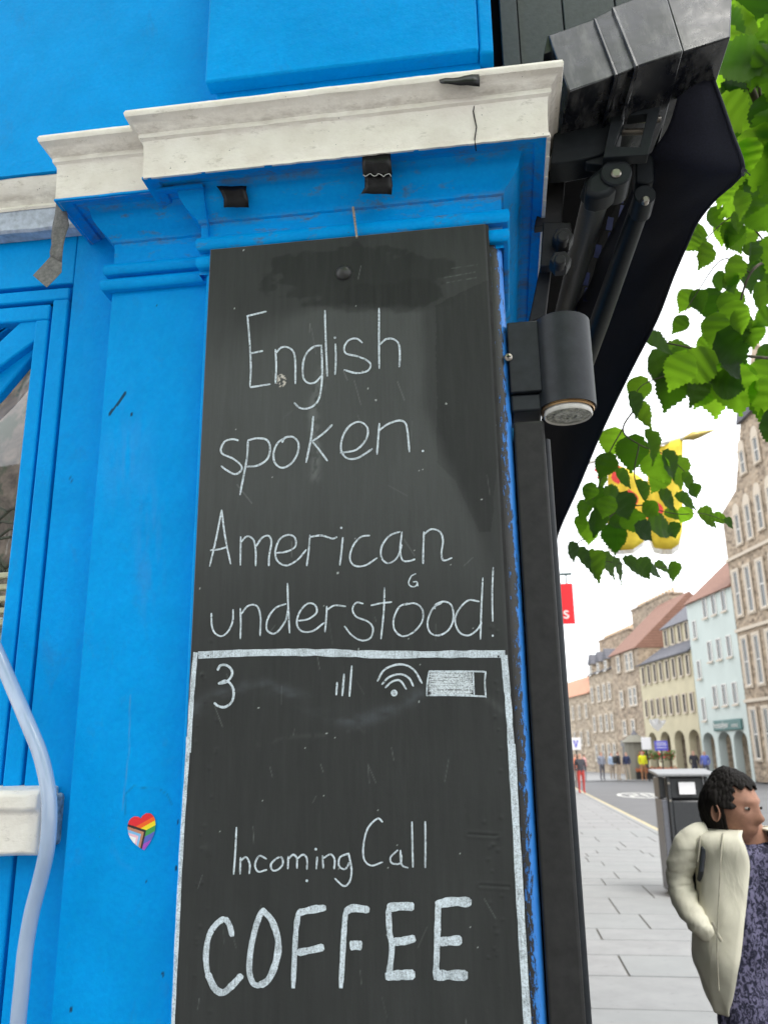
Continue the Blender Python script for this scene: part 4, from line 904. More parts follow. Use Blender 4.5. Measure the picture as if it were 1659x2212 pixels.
MB().box(-20.2, -13.65, 0, 9, 0, 8.4).build('wall', M_st2, B); gable(B, -20.3, -13.6, 8.4, 11.4, 0, 9, M_slate)
for k, v in enumerate((-19.3, -17.4, -15.8, -14.4)):
    for z0 in (5.9, 3.4, 1.0): window(B, v, z0, .65, 1.3, M_wfr, M_trim, True, .12)
for v in (-19.0, -16.8, -14.7):
    MB().box(v-.55, v+.55, -.1, 2, 8.2, 9.2).build('dormer', M_st2, B); obj('dormer_roof', [(v-.7, -.2, 9.2), (v+.7, -.2, 9.2), (v, -.2, 10.1), (v-.7, 2.5, 9.2), (v+.7, 2.5, 9.2), (v, 2.5, 10.1)], [(0, 1, 2), (0, 2, 5, 3), (1, 4, 5, 2), (3, 5, 4)], M_slate, B)
    window(B, v, 8.3, .5, .8, M_wfr, None, True, 0, -.1)
chimney(B, -31.0, -22.0, 7, 12.7, 4.6, 1.2, M_st1, 11)
B = bld('orange_roofed_terrace', 'low tan stone terrace with orange roof at the far end of the street')
MB().box(-44, -20.3, 0, 9, 0, 6.9).build('wall', M_st2, B); gable(B, -44, -20.3, 6.9, 9.6, 0, 9, M_otile)
for k in range(10):
    for z0 in (4.7, 2.3): window(B, -21.5-k*2.2, z0, .6, 1.2, M_wfr, M_trim, True, .12)
chimney(B, -22.5, -21, 7.5, 10.2, 3.5, 1, M_st2, 4); chimney(B, -31.5, -30, 7.5, 10.6, 3.5, 1, M_st2, 4)
M_st3 = plain('opposite_sandstone', (.25, .20, .16), .9, var=.3, scale=1.5)
B = thing('opposite_tenement', 'sandstone tenement across the close, reflected in the left window', 'building', (-9, -22, 0), 0)
MB().box(-9, 9, -6, 0, 0, 11).build('wall', M_st3, B)
for k in range(7):
    for z0 in (1, 4.2, 7.4):
        f = window(B, -7.5+2.5*k, z0, .9, 1.8, M_wfr, M_trim, True, .12); f.rotation_euler = (0, 0, math.pi); f.location.y = .04
# neighbouring terrace along our side of the street (hidden behind the jamb post, carries the signs)
nb_ = thing('street_terrace', 'stone terrace on the near side of the street behind the awning', 'building', (0, 0, 0))
MB().box(-8, -.25, 7.6, 46, 0, 9).build('wall', M_st2, nb_)
# =================================================================== SIGNS, FLAGS
def RP(px, py, D): return PD(px, py, D)
D = 13.0; a = RP(1190, 1262, D); X0 = a.x
rs = thing('hanging_sign', 'red hanging shop sign with white letters beside the black post', 'sign', a)
c = RP(1240, 1352, D); wS = c.x-a.x+.45; hS = a.z-c.z
MB().box(-.45, c.x-a.x, -.02, .02, -hS, 0).build('sign_board', plain('bright_red_sign', (.80, .01, .02), .5, var=.02), rs, bevel=.004)
text('us', .27, plain('sign_white', (.8, .8, .8), .5), rs, (.125, -.026, -hS*.74), (math.pi/2, 0, 0))
MB().box(-.6, c.x-a.x+.0, -.015, .015, .13, .165).build('bracket_arm', plain('bracket_green', (.05, .09, .09), .5), rs); MB().box(-.3, -.28, -.01, .01, 0, .14).box(.22, .24, -.01, .01, 0, .14).build('hanger', M_dgrey, rs)
# lion flags
M_flag = plain('yellow_flag_cloth', (.86, .66, .08), .95, spec=.05, bump=.01, var=.1, scale=6); M_red = plain('red_flag_paint', (.75, .06, .05), .8); M_teal = plain('teal_flag_paint', (.02, .25, .25), .8)
M_flagw = plain('white_fringe', (.82, .80, .76), .8)
D = 8.5
def flag(label, cols_, red, fr, pole=None):
    t = thing('heraldic_flag', label, 'flag', RP(cols_[0][0], cols_[0][1], D), 0, 'yellow heraldic flags behind the leaves'); o0 = Vector(t.location); b = MB(); R = []; RF = []
    for i, (x, yt, yb) in enumerate(cols_):
        yo = .10*math.sin(i*1.3); T_, B_ = RP(x, yt, D)-o0, RP(x, yb, D)-o0; row = [T_.lerp(B_, k/12)+Vector((0, yo*(.3+.7*k/12), 0)) for k in range(13)]; R.append(row)
        B2 = RP(x, yb+fr, D)-o0; RF.append([row[-1], B2+Vector((0, yo, 0))])
    ribbon(b, R); b.build('flag_cloth', M_flag, t, smooth=80, solid=.004); b = MB(); ribbon(b, RF); b.build('fringe', M_flagw, t, solid=.004)
    for m, strokes in red:
        b = MB()
        for st_, wpx in strokes:
            p = catmull(st_, 4); q = [Vector(a_) for a_ in p]; L, Rr_ = [], []
            for i, a_ in enumerate(q):
                tt = (q[min(i+1, len(q)-1)]-q[max(i-1, 0)]).normalized(); nn = Vector((-tt.y, tt.x))*wpx*.72
                L.append(RP(*(a_+nn), D)-o0+Vector((0, -.13, 0))); Rr_.append(RP(*(a_-nn), D)-o0+Vector((0, -.13, 0)))
            k = len(L); b.add(L+Rr_, [(i, i+1, k+i+1, k+i) for i in range(k-1)])
        b.build('flag_emblem', m, t, solid=.004)
    return t, o0
t, o0 = flag('yellow flag with red lion limbs and teal eye mark hanging behind the leaves', [(1312, 1005, 1180), (1330, 1000, 1184), (1348, 1008, 1186), (1365, 1020, 1190), (1385, 1035, 1176), (1400, 1050, 1150)],
   [(M_red, [([(1282, 1020), (1300, 1030), (1290, 1045)], 9), ([(1310, 1010), (1330, 1020), (1322, 1040), (1335, 1050)], 8), ([(1350, 1070), (1368, 1085), (1360, 1105), (1372, 1120)], 9), ([(1345, 1085), (1355, 1105)], 6)])], 9)
t2, o2 = flag('yellow flag under the gold spear pole with red ring mark', [(1398, 960, 1150), (1415, 960, 1178), (1432, 962, 1184), (1448, 955, 1190), (1462, 950, 1180), (1474, 945, 1140)],
   [(M_red, [([(1412, 982), (1420, 1000)], 8), ([(1440, 1010), (1445, 1025)], 7), ([(1385, 1105), (1400, 1095), (1418, 1102), (1420, 1115), (1402, 1125), (1388, 1115)], 8)]), (M_teal, [([(1397, 1110), (1412, 1112)], 9)])], 12)
pa, pb = RP(1250, 1005, D), RP(1490, 942, D); MB().tube([pa-o2, pb-o2], .018, 8).build('flag_pole', plain('pale_pole', (.55, .55, .5), .5), t2)
sp0, sp1 = RP(1465, 950, D), RP(1546, 928, D); P = [sp0.lerp(sp1, k/8)-o2 for k in range(9)]
MB().tube(P, [.01, .02, .028, .045, .04, .032, .02, .012, .002], 10).build('spear_finial', plain('gold_finial', (.42, .32, .10), .35, .6), t2, smooth=60)
# =================================================================== STREET FURNITURE FAR
def pole_sign(label, px, py, D, w_, h, c, z0=0):
    p = RP(px, py, D); t = thing('street_sign', label, 'sign', (p.x, p.y, 0)); MB().tube([(0, 0, 0), (0, 0, p.z+h/2)], .04, 8).build('sign_pole', M_dgrey, t)
    MB().box(-w_/2, w_/2, -.08, -.045, p.z-h/2, p.z+h/2).build('sign_plate', c, t, bevel=.02); return t, p
M_ws = plain('white_sign_face', (.78, .78, .80), .5, var=.03); M_bs = plain('blue_sign_face', (.10, .10, .62), .5)
t, p = pole_sign('white street sign with a blue mark beside the post', 1243, 1607, 45, .52, .62, M_ws)
MB().add([(-.14, -.09, p.z+.18), (-.05, -.09, p.z+.18), (.0, -.09, p.z-.08), (.05, -.09, p.z+.18), (.14, -.09, p.z+.18), (.02, -.09, p.z-.2), (-.02, -.09, p.z-.2)], [(0, 1, 2, 6), (2, 3, 4, 5), (2, 5, 6)]).build('sign_mark', M_bs, t)
t, p = pole_sign('blue street sign with white lines on a pale pole by the arcade', 1427, 1611, 50, .75, .55, M_bs)
for k in (-.1, .05, .15): MB().box(-.28, .28, -.092, -.085, p.z+k-.02, p.z+k+.02).build('sign_line', M_ws, t)
pole_sign('white bracket sign on a pole at the pub corner', 1395, 1606, 50, .55, .7, M_ws)
D = 58; a = RP(1403, 1552, D); t = thing('white_banner', 'white forked banner flying above the pub front', 'banner', a); b = MB()
R = [[RP(x, yt, D)-a+Vector((0, .1*math.sin(x*.3), 0)), RP(x, (yt+yb)/2, D)-a, RP(x, yb, D)-a] for x, yt, yb in [(1402, 1553, 1560), (1410, 1554, 1572), (1420, 1552, 1580), (1428, 1556, 1572), (1437, 1555, 1560)]]
ribbon(b, R); b.build('banner_cloth', M_ws, t, solid=.02)
def umb(label, px, py, D, c): pass
# flower display and planter barrier by the pub
D = 53; p = RP(1418, 1632, D); t = thing('hanging_flowers', 'red and green hanging flower baskets in front of the black pub', 'flowers', p)
for nm, cc_, cnt in (('foliage', plain('basket_leaf', (.09, .17, .03), .7), 260), ('blossom', plain('red_blossom', (.6, .05, .06), .7), 90)):
    b = MB()
    for k in range(cnt):
        c0 = Vector((random.uniform(-1.1, 1.1), random.uniform(-.2, .3), random.gauss(0, .17))); u = Vector((random.gauss(0, 1), random.gauss(0, 1), random.gauss(0, 1))).normalized(); v = u.orthogonal().normalized(); s = .08
        b.add([c0+u*s, c0+v*s, c0-u*s, c0-v*s], [(0, 1, 2, 3)])
    b.build(nm, cc_, t)
p = RP(1420, 1672, 53); t = thing('cafe_planter', 'long orange flower planter before the pub tables', 'planter', (p.x, p.y, 0)); MB().box(-1.3, 1.3, -.2, .2, 0, .45).build('trough', M_black, t)
b = MB()
for k in range(300):
    c0 = Vector((random.uniform(-1.3, 1.3), random.uniform(-.25, .2), .55+random.gauss(0, .08))); u = Vector((random.gauss(0, 1), random.gauss(0, 1), random.gauss(0, 1))).normalized(); v = u.orthogonal().normalized(); b.add([c0+u*.08, c0+v*.08, c0-u*.08, c0-v*.08], [(0, 1, 2, 3)])
b.build('blossom', plain('orange_blossom', (.65, .20, .08), .7), t)
for (px, lab) in ((1375, 'round stone kiosk in the far plaza left of the pub'),):
    p = RP(px, 1650, 54); t = thing('kiosk', lab, 'kiosk', (p.x, p.y, 0)); MB().tube([(0, 0, 0), (0, 0, 2.2), (0, 0, 2.25), (0, 0, 2.7)], [.7, .7, .9, .3], 12).build('kiosk_body', plain('kiosk_stone', (.20, .19, .15), .7), t)
    MB().tube([(0, 0, 2.7), (0, 0, 3.0)], [.25, .05], 10).build('kiosk_cap', M_slate, t)
# =================================================================== LITTER BIN
bp = PZ(1440, 2090, 0); by = 11.2
def bx(px): return PY(px, 1700, by).x
x0, x1 = bx(1434), bx(1535); zt = PY(1500, 1678, by).z
bn = thing('litter_bin', 'black street litter bin with pale sloping lid behind the passer-by', 'bin', ((x0+x1)/2, by, 0)); hw = (x1-x0)/2
M_bin = plain('bin_black', (.03, .032, .035), .35); M_bing = plain('bin_grey_edge', (.12, .125, .145), .4)
MB().box(-hw+.07, hw-.07, .0, .6, .05, zt-.27).box(-hw+.07, hw-.07, .05, .6, zt-.26, zt).build('bin_body', M_bin, bn, bevel=.02)
MB().box(-hw+.03, -hw+.069, -.03, .05, 0, zt).box(hw-.069, hw-.03, -.03, .05, 0, zt).build('corner_post', M_bin, bn, bevel=.008)
MB().box(-hw-.045, -hw+.028, .0, .5, .04, zt-.26).build('side_panel', M_bing, bn, bevel=.008)
MB().box(-hw-.045, -hw+.028, .1, .5, zt-.25, zt-.005).build('side_post', M_bin, bn, bevel=.008)
vs = [(-hw-.08, -.06, zt+.005), (hw+.08, -.06, zt+.005), (hw+.08, .62, zt+.05), (-hw-.08, .62, zt+.05)]; obj('lid', vs+[(x, y, z+.035) for x, y, z in vs], [(0, 1, 2, 3), (7, 6, 5, 4), (0, 4, 5, 1), (1, 5, 6, 2), (2, 6, 7, 3), (3, 7, 4, 0)], plain('lid_pale', (.22, .23, .24), .45), bn, bevel=.012)
MB().box(-hw+.17, -hw+.36, -.008, -.001, zt-.2, zt-.06).build('notice', M_ws, bn)
for z_ in (zt-.07, zt-.27): MB().tube([(-hw+.05, -.045, z_), (-hw+.05, -.028, z_)], .014, 8).build('rivet', M_steel, bn)
# =================================================================== PEOPLE
def skinfig(name, verts, edges, radii, mat, parent, lv=2, root=0, xf=None):
    me = bpy.data.meshes.new(name); me.from_pydata(verts, edges, []); o = link(bpy.data.objects.new(name, me), parent)
    o.modifiers.new('k', 'SKIN'); s = o.modifiers.new('s', 'SUBSURF'); s.levels = s.render_levels = lv
    for i, r in enumerate(radii):
        rr = r if isinstance(r, tuple) else (r, r); me.skin_vertices[0].data[i].radius = rr
    me.skin_vertices[0].data[root].use_root = True
    bpy.context.view_layer.update(); dg = bpy.context.evaluated_depsgraph_get(); m2 = bpy.data.meshes.new_from_object(o.evaluated_get(dg)); o.modifiers.clear(); o.data = m2
    for m in (mat if isinstance(mat, list) else [mat]): m2.materials.append(m)
    for p in m2.polygons: p.use_smooth = True
    return o
BASEV = [(0,0,.95),(0,0,1.12),(0,0,1.38),(0,0,1.50),(0,0,1.60),(0,0,1.70), (-.19,0,1.41),(-.24,.02,1.14),(-.22,-.08,.92), (.19,0,1.41),(.24,.02,1.14),(.22,-.08,.92),
  (-.10,0,.88),(-.11,-.02,.50),(-.11,.03,.08),(-.11,-.10,.04), (.10,0,.88),(.12,.03,.50),(.13,.08,.08),(.13,-.05,.04)]
BASEE = [(0,1),(1,2),(2,3),(3,4),(4,5),(2,6),(6,7),(7,8),(2,9),(9,10),(10,11),(0,12),(12,13),(13,14),(14,15),(0,16),(16,17),(17,18),(18,19)]
BASER = [.15,.13,.15,.06,.09,.075,.06,.05,.035,.06,.05,.035,.10,.065,.045,.035,.10,.065,.045,.035]
M_skin = plain('skin_tone', (.50, .28, .20), .55, var=.05); M_hair = plain('dark_hair', (.012, .010, .009), .7, spec=.2, scale=400, bump=.001)
fc = {}
def colmat(c): 
    if c not in fc: fc[c] = plain('cloth_%d' % len(fc), c, .85, var=.1, scale=20)
    return fc[c]
def passer(label, px, D, top, bottom, h=1.7, rz=0, bag=None, foot_y=None):
    p = PD(px, 1660, D); t = thing('person', label, 'person', (p.x, p.y, 0), rz, 'people standing and walking at the far end of the street')
    o = skinfig('body', BASEV, BASEE, BASER, [M_skin, colmat(top), colmat(bottom), M_hair], t, 1)
    for q in o.data.polygons:
        c_ = q.center; z = c_.z
        q.material_index = 2 if z < .95 and abs(c_.x) < .2 else (1 if z < 1.47 else (3 if z > 1.68 or (c_.y > .02 and z > 1.58) else 0))
        if z < .98 and abs(c_.x) > .2 and z > .6: q.material_index = 0
    for s_ in (o,): s_.scale = (h/1.78,)*3
    if bag: MB().box(-.17, .17, .12, .32, 1.0*h/1.78, 1.42*h/1.78).build('backpack', colmat(bag), t, bevel=.05)
    return t
for a in [('person in red trousers and dark top pushing along beside the black post', 1253, 36, (.05,.05,.06), (.5,.06,.05), 1.7, .3, None),
  ('person in an orange top beside the post, behind the red trousers', 1243, 41, (.62,.20,.12), (.25,.22,.2), 1.68, 1.2, None),
  ('person in a pink top near the far kerb', 1262, 50, (.7,.35,.33), (.3,.3,.33), 1.65, 2.0, None),
  ('person in a grey coat standing by the white sign', 1300, 52, (.25,.27,.33), (.1,.1,.12), 1.75, .4, None),
  ('person in a pale blue shirt at the far kerb', 1322, 54, (.35,.45,.6), (.3,.25,.2), 1.7, .4, None),
  ('person in black with sand coloured trousers', 1336, 52, (.03,.03,.04), (.45,.36,.27), 1.78, 1.8, (.03,.03,.03)),
  ('person in a dark navy jacket next to the one in black', 1354, 52, (.03,.04,.10), (.5,.42,.33), 1.72, -.6, None),
  ('person in a yellow high visibility jacket with a red bag', 1389, 51, (.75,.75,.02), (.4,.2,.1), 1.75, .2, (.6,.04,.05)),
  ('person in a black coat under the second arch', 1500, 47, (.03,.03,.04), (.05,.05,.07), 1.75, .1, None),
  ('person in a blue patterned shirt beside the litter bin', 1524, 47, (.12,.16,.5), (.1,.1,.12), 1.72, -.5, None)]:
    passer(*a[:5], a[5], a[6], a[7])
# near person
D = 2.75; nk = PD(1612, 1822, D)
pt = thing('person', 'person in an open beige jacket over a navy speckled top, with short dark hair', 'person', (nk.x+.03, nk.y, 0), 0)
G = Vector((nk.x, nk.y, 0)); OFF = Vector(pt.location); NZ = nk.z
hs_ = NZ/1.42; 
def pl(px, py, dy=0): return PY(px, py, nk.y+dy)-OFF
M_skinb = plain('warm_brown_skin', (.33, .17, .115), .6, var=.12, scale=30, spec=.3, bump=.0006)
v = [Vector((a, b_, c_*NZ/1.46)) for a, b_, c_ in [(0,0,.90),(0,0,1.08),(0,0,1.28),(-.0,0,1.38),(-.02,-.01,1.47),(-.03,-.02,1.56)]]
lsh = pl(1484, 1822, .0); lel = pl(1466, 1898, .05); lwr = pl(1512, 1986, -.045); lha = pl(1545, 2030, -.03)
mir = lambda q: Vector((-q.x+.0, q.y, q.z))
vv = v+[lsh+Vector((.05, 0, -.0)), lel, lwr, lha, mir(lsh+Vector((.05, 0, 0))), mir(lel), mir(lwr), mir(lha)]+[Vector(q) for q in [(-.10,0,.82),(-.10,-.02,.46),(-.11,.03,.08),(-.12,-.12,.04),(.10,0,.82),(.11,.0,.46),(.12,.05,.08),(.13,-.10,.04)]]
ee = [(0,1),(1,2),(2,3),(3,4),(4,5),(2,6),(6,7),(7,8),(8,9),(2,10),(10,11),(11,12),(12,13),(0,14),(14,15),(15,16),(16,17),(0,18),(18,19),(19,20),(20,21)]
rr = [(.10,.07),(.085,.065),(.10,.07),.05,.050,.055,.035,.02,.018,.025,.035,.02,.018,.025,.09,.06,.042,.035,.09,.06,.042,.035]
skinfig('body', vv, ee, rr, M_skinb, pt, 2)
# head: ellipsoid rings with brow, nose, lips, chin; looks to the right of the picture and a little to the camera
HC = PY(1583, 1748, nk.y-.02)-OFF; fr_ = Vector((math.cos(math.radians(-50)), math.sin(math.radians(-50)), -.08)).normalized(); sd_ = Vector((0, 0, 1)).cross(fr_).normalized(); upv = fr_.cross(sd_)
def headpt(th, ph, k=1.0, feat=True):
    x, y, z = math.cos(ph)*math.cos(th), math.cos(ph)*math.sin(th), math.sin(ph)
    r = Vector((x*.088, y*.070, z*.112)); 
    if z < 0: r.y *= 1+.28*z; r.x *= 1+.10*z if x < 0 else 1+.02*z
    if feat:
        f = max(0, x); zz = r.z; yy = r.y
        if x > .2:
            r.x += .024*math.exp(-(yy/.012)**2)*math.exp(-((zz+.020)/.016)**2)+.010*math.exp(-(yy/.009)**2)*math.exp(-((zz-.008)/.022)**2)
            r.x += .007*math.exp(-(yy/.022)**2)*(math.exp(-((zz+.052)/.006)**2)+math.exp(-((zz+.064)/.006)**2))+.009*math.exp(-(yy/.02)**2)*math.exp(-((zz+.096)/.014)**2)
            r.x -= .010*math.exp(-((abs(yy)-.032)/.014)**2)*math.exp(-((zz-.012)/.012)**2); r.x += .005*math.exp(-((zz-.034)/.009)**2)
    r *= k; return HC+fr_*r.x+sd_*r.y+upv*r.z
def headmesh(name, sel, k, mat, nth=72, nph=48, feat=True, solid=0):
    b = MB(); idx = {}; vs = []; fs = []
    for i in range(nph+1):
        for j in range(nth):
            ph = -math.pi/2+math.pi*i/nph; th = 2*math.pi*j/nth; vs.append(headpt(th, max(-1.5, min(1.5, ph)), k, feat))
    for i in range(nph):
        for j in range(nth):
            ph = -math.pi/2+math.pi*(i+.5)/nph; th = 2*math.pi*(j+.5)/nth; th = th-2*math.pi if th > math.pi else th
            if sel(th, ph): fs.append((i*nth+j, i*nth+(j+1) % nth, (i+1)*nth+(j+1) % nth, (i+1)*nth+j))
    return obj(name, vs, fs, mat, pt, smooth=80, solid=solid)
headmesh('head', lambda t, p: True, 1.0, M_skinb)
for k_, lab in ((1.06, 0), (1.13, 1)):
    hr = headmesh('hair', lambda t, p: (abs(t) > 1.35 and p > -.95+.2*math.sin(t*9)+.15*math.sin(t*23)) or (abs(t) > 1.0+.08*math.sin(p*30) and p > .05) or p > .66+.06*math.sin(t*12), k_, M_hair, nth=170, nph=110, feat=False, solid=.006)
    for v_ in hr.data.vertices:
        dd = v_.co-HC; v_.co = v_.co+dd.normalized()*(.006*noise.noise(Vector((dd.x*170, dd.y*170, dd.z*20)))+.010*noise.noise(dd*16))-(fr_*.012 if k_ > 1.1 else Vector())
M_eye = plain('eye_white', (.30, .27, .25), .5, spec=.2)
for s_ in (-1, 1):
    c0 = HC+fr_*.071+sd_*(.031*s_)+upv*.012; b = MB(); b.rings([[c0+(fr_*math.cos(p_)+sd_*math.sin(p_)*math.cos(t_)+upv*math.sin(p_)*math.sin(t_)*.45)*.0110 for t_ in [2*math.pi*j/12 for j in range(12)]] for p_ in (1.5, 1.1, .7, .4, .1)]); b.build('eye', [M_eye], pt, smooth=80)
    b = MB(); b.rings([[c0+(fr_*math.cos(p_)+sd_*math.sin(p_)*math.cos(t_)+upv*math.sin(p_)*math.sin(t_)*.7)*.0118 for t_ in [2*math.pi*j/10 for j in range(10)]] for p_ in (.62, .1)]); b.build('iris', M_hair, pt)
    e0 = HC+sd_*(.074*s_)-fr_*.005-upv*.008; b = MB(); b.rings([[e0+sd_*(s_*d_)+fr_*(r_*.6*math.cos(t_))+upv*(r_*math.sin(t_)) for t_ in [2*math.pi*j/12 for j in range(12)]] for d_, r_ in ((-.004, .02), (.008, .028), (.012, .026), (.006, .016))]); b.build('ear', M_skinb, pt, smooth=80)
# clothes
def cloth(name, rows, th0, th1, mat, b_over=.62, n=40, solid=.006, fold=.006, seed=0):
    """rows: (centre px, left px, py); ring half width from the picture scale, depth b_over of it"""
    vs = []; m = n+1; rows2 = catmull(rows, 4)
    for i, (cx, lx, py_, e0) in enumerate(rows2):
        c0 = pl(cx, py_); l0 = pl(lx, py_); a = (c0-l0).length; bb = a*b_over
        t0, t1 = th0+e0, th1-e0
        for j in range(m):
            t_ = t0+(t1-t0)*j/n; p = Vector((c0.x+a*math.cos(t_), c0.y+bb*math.sin(t_), c0.z))
            fn = noise.noise(Vector((math.cos(t_)*3+seed, math.sin(t_)*3, p.z*7)))*fold*1.4+noise.noise(Vector((t_*5+seed, 1, p.z*14)))*fold*.8+abs(noise.noise(Vector((t_*7+seed, 4, p.z*3+t_))))*fold*.8
            dr = Vector((math.cos(t_), math.sin(t_), 0)); vs.append(p+dr*fn)
    k = len(rows2); fs = [(i*m+j, i*m+j+1, (i+1)*m+j+1, (i+1)*m+j) for i in range(k-1) for j in range(n)]
    return obj(name, vs, fs, mat, pt, smooth=80, solid=solid)
def blousemat():
    n_ = NT('navy_speckled_blouse'); f = n_.noise(70, 4, .65, (1.3, 1, .8), 1.2); c = n_.mix(n_.ramp(f, .46, .56), (.012, .013, .035), (.17, .16, .27)); n_.col(c); n_.set(Roughness=.85); n_.bump(n_.noise(9, 3), .02, .5); n_.bump(f, .002); return n_.m
def jackmat():
    n_ = NT('beige_cotton_jacket'); n_.col(n_.mix(n_.ramp(n_.noise(14, 4), .3, .7), (.68, .65, .53), (.76, .73, .60))); n_.set(Roughness=.85); n_.bump(n_.noise(8, 3, .5, (1.6, 1, .6), .8), .02, .4); n_.bump(n_.noise(600, 2), .0006, .5); return n_.m
M_jack = jackmat(); M_blouse = blousemat()
cx = lambda y: 1622+(y-1822)*.137
cloth('blouse', [(cx(1806), cx(1806)-34, 1806, 0), (cx(1818), cx(1818)-62, 1818, 0), (cx(1840), cx(1840)-100, 1840, 0), (cx(1900), cx(1900)-108, 1900, 0), (cx(1990), cx(1990)-104, 1990, 0), (cx(2080), cx(2080)-108, 2080, 0), (cx(2170), cx(2170)-120, 2170, 0), (cx(2330), cx(2330)-128, 2330, 0)], -math.pi, math.pi, M_blouse, .6, 56, .003, .006, 3)
op = lambda e: e
jr = [(1787, 1574, 1.0, 1602), (1792, 1530, .95, 1588), (1803, 1500, .95, 1582), (1824, 1492, .85, 1588), (1860, 1502, .65, 1596), (1930, 1506, .75, 1590), (1990, 1500, .8, 1582), (2060, 1500, .95, 1574), (2110, 1514, 1.1, 1568), (2150, 1528, 1.15, 1564), (2185, 1543, 1.3, 1562)]
rows = []
for y, l, e, ex in jr:
    a = cx(y)-l; rows.append((cx(y), l, y, math.asin(max(.1, min(.9, (cx(y)-ex)/a)))))
# ring runs from the wearer's front right edge round the back: angles measured so that the front (-y) stays open
b_rows = [(c_, l, y, max(.05, e)) for c_, l, y, e in rows]
cloth('jacket', b_rows, -math.pi/2, 3*math.pi/2, M_jack, .72, 60, .006, .007, 11)
def sleeve(P, Rd, name='jacket_sleeve'):
    p = [Vector(q) for q in catmull([tuple(a_)+(r_,) for a_, r_ in zip(P, Rd)], 6)] if False else catmull([tuple(a_)+(r_,) for a_, r_ in zip(P, Rd)], 7)
    b = MB(); pts_ = [Vector(q[:3]) for q in p]; rad = [q[3] for q in p]
    b.tube(pts_, rad, 22); vs = []
    for q in b.v:
        q = Vector(q); nn = noise.noise_vector(Vector((q.x*9, q.y*9, q.z*22)))*.006+(q-Vector((q.x, q.y, q.z)))+noise.noise_vector(Vector((q.x*12, q.y*12, q.z*60)))*.008; vs.append(q+nn)
    b.v = vs; b.build(name, M_jack, pt, smooth=80)
Ps = [pl(1530, 1806, 0), pl(1500, 1816, 0), pl(1478, 1848, .01), pl(1469, 1885, .03), pl(1470, 1920, .03), pl(1486, 1955, .0), pl(1508, 1988, -.05), pl(1530, 2014, -.055), pl(1560, 2044, .0)]
Rs = [.042, .049, .049, .044, .043, .041, .038, .034, .022]
sleeve(Ps, Rs); sleeve([mir(q) for q in Ps], Rs)
M_seam = plain('jacket_seam', (.36, .34, .27), .9)
for P_ in ([(1512, 1806, -.06), (1510, 1830, -.085), (1506, 1862, -.085)], [(1560, 1800, -.10), (1556, 1860, -.145), (1552, 1940, -.15), (1548, 2040, -.145), (1552, 2140, -.14)]):
    MB().tube([pl(*q) for q in catmull(P_, 5)], .0022, 5).build('seam', M_seam, pt)
MB().tube([pl(1538, 1992, -.135), pl(1546, 2012, -.143), pl(1558, 2034, -.148)], .0045, 6).build('pocket_edge', M_seam, pt)
b = MB(); b.tube([pl(1520, 1806, -.04), pl(1519, 1835, -.075), pl(1514, 1880, -.07), pl(1510, 1900, -.03)], .008, 8); b.build('bag_strap', plain('dark_strap', (.03, .035, .045), .7), pt)
MB().box(-.05, .05, -.05, .05, -.12, .12).build('shoulder_bag', plain('slate_bag', (.05, .06, .09), .7), pt, bevel=.02).location = pl(1504, 1905, .12)
for s_ in (-1, 1):
    b = MB(); b.tube([(s_*.085, .03, .84), (s_*.10, .0, .5), (s_*.115, .03, .10)], [.085, .075, .065], 20); b.build('trousers', plain('charcoal_trousers', (.06, .06, .075), .85), pt, smooth=80)
    b = MB(); b.tube([(s_*.115, .08, .05), (s_*.12, -.02, .055), (s_*.125, -.16, .035)], [.045, .05, .035], 12); b.build('shoe', M_black, pt, smooth=80)
# =================================================================== TREE
tree = thing('lime_tree', 'lime tree branches with broad serrated green leaves hanging in from the right', 'tree', (2.4, 3.4, 0))
TO = Vector(tree.location)
def leafmat():
    n = NT('lime_leaf'); oi = n.t.nodes.new('ShaderNodeObjectInfo')
    c = n.mix(oi.outputs['Random'], (.022, .060, .014), (.09, .22, .02)); wv = n.t.nodes.new('ShaderNodeTexWave'); wv.inputs['Scale'].default_value = 60; wv.inputs['Distortion'].default_value = .4
    m_ = n.t.nodes.new('ShaderNodeMapping'); m_.inputs['Rotation'].default_value = (0, 0, .6); n.L(n.tc.outputs['Object'], m_.inputs[0]); n.L(m_.outputs[0], wv.inputs['Vector'])
    n.col(n.mix(n.math('MULTIPLY', wv.outputs[1], .45), c, (.03, .07, .01))); n.set(Roughness=.5, **{'Specular_IOR_Level': .25}); n.bump(wv.outputs[1], .004, .8)
    tr_ = n.t.nodes.new('ShaderNodeBsdfTranslucent'); n.L(n.mix(n.math('MULTIPLY', wv.outputs[1], .4), n.mix(oi.outputs['Random'], (.10, .34, .012), (.46, .86, .04)), (.10, .30, .01)), tr_.inputs[0]); ms = n.t.nodes.new('ShaderNodeMixShader'); n.L(n.ramp(oi.outputs['Random'], .0, 1, (.22,)*3+(1,), (.78,)*3+(1,)), ms.inputs[0])
    out = n.t.nodes['Material Output']; n.L(n.b.outputs[0], ms.inputs[1]); n.L(tr_.outputs[0], ms.inputs[2]); n.L(ms.outputs[0], out.inputs[0]); return n.m
M_leaf = leafmat(); M_bark = plain('grey_brown_bark', (.10, .08, .06), .9, var=.3, scale=30, bump=.004)
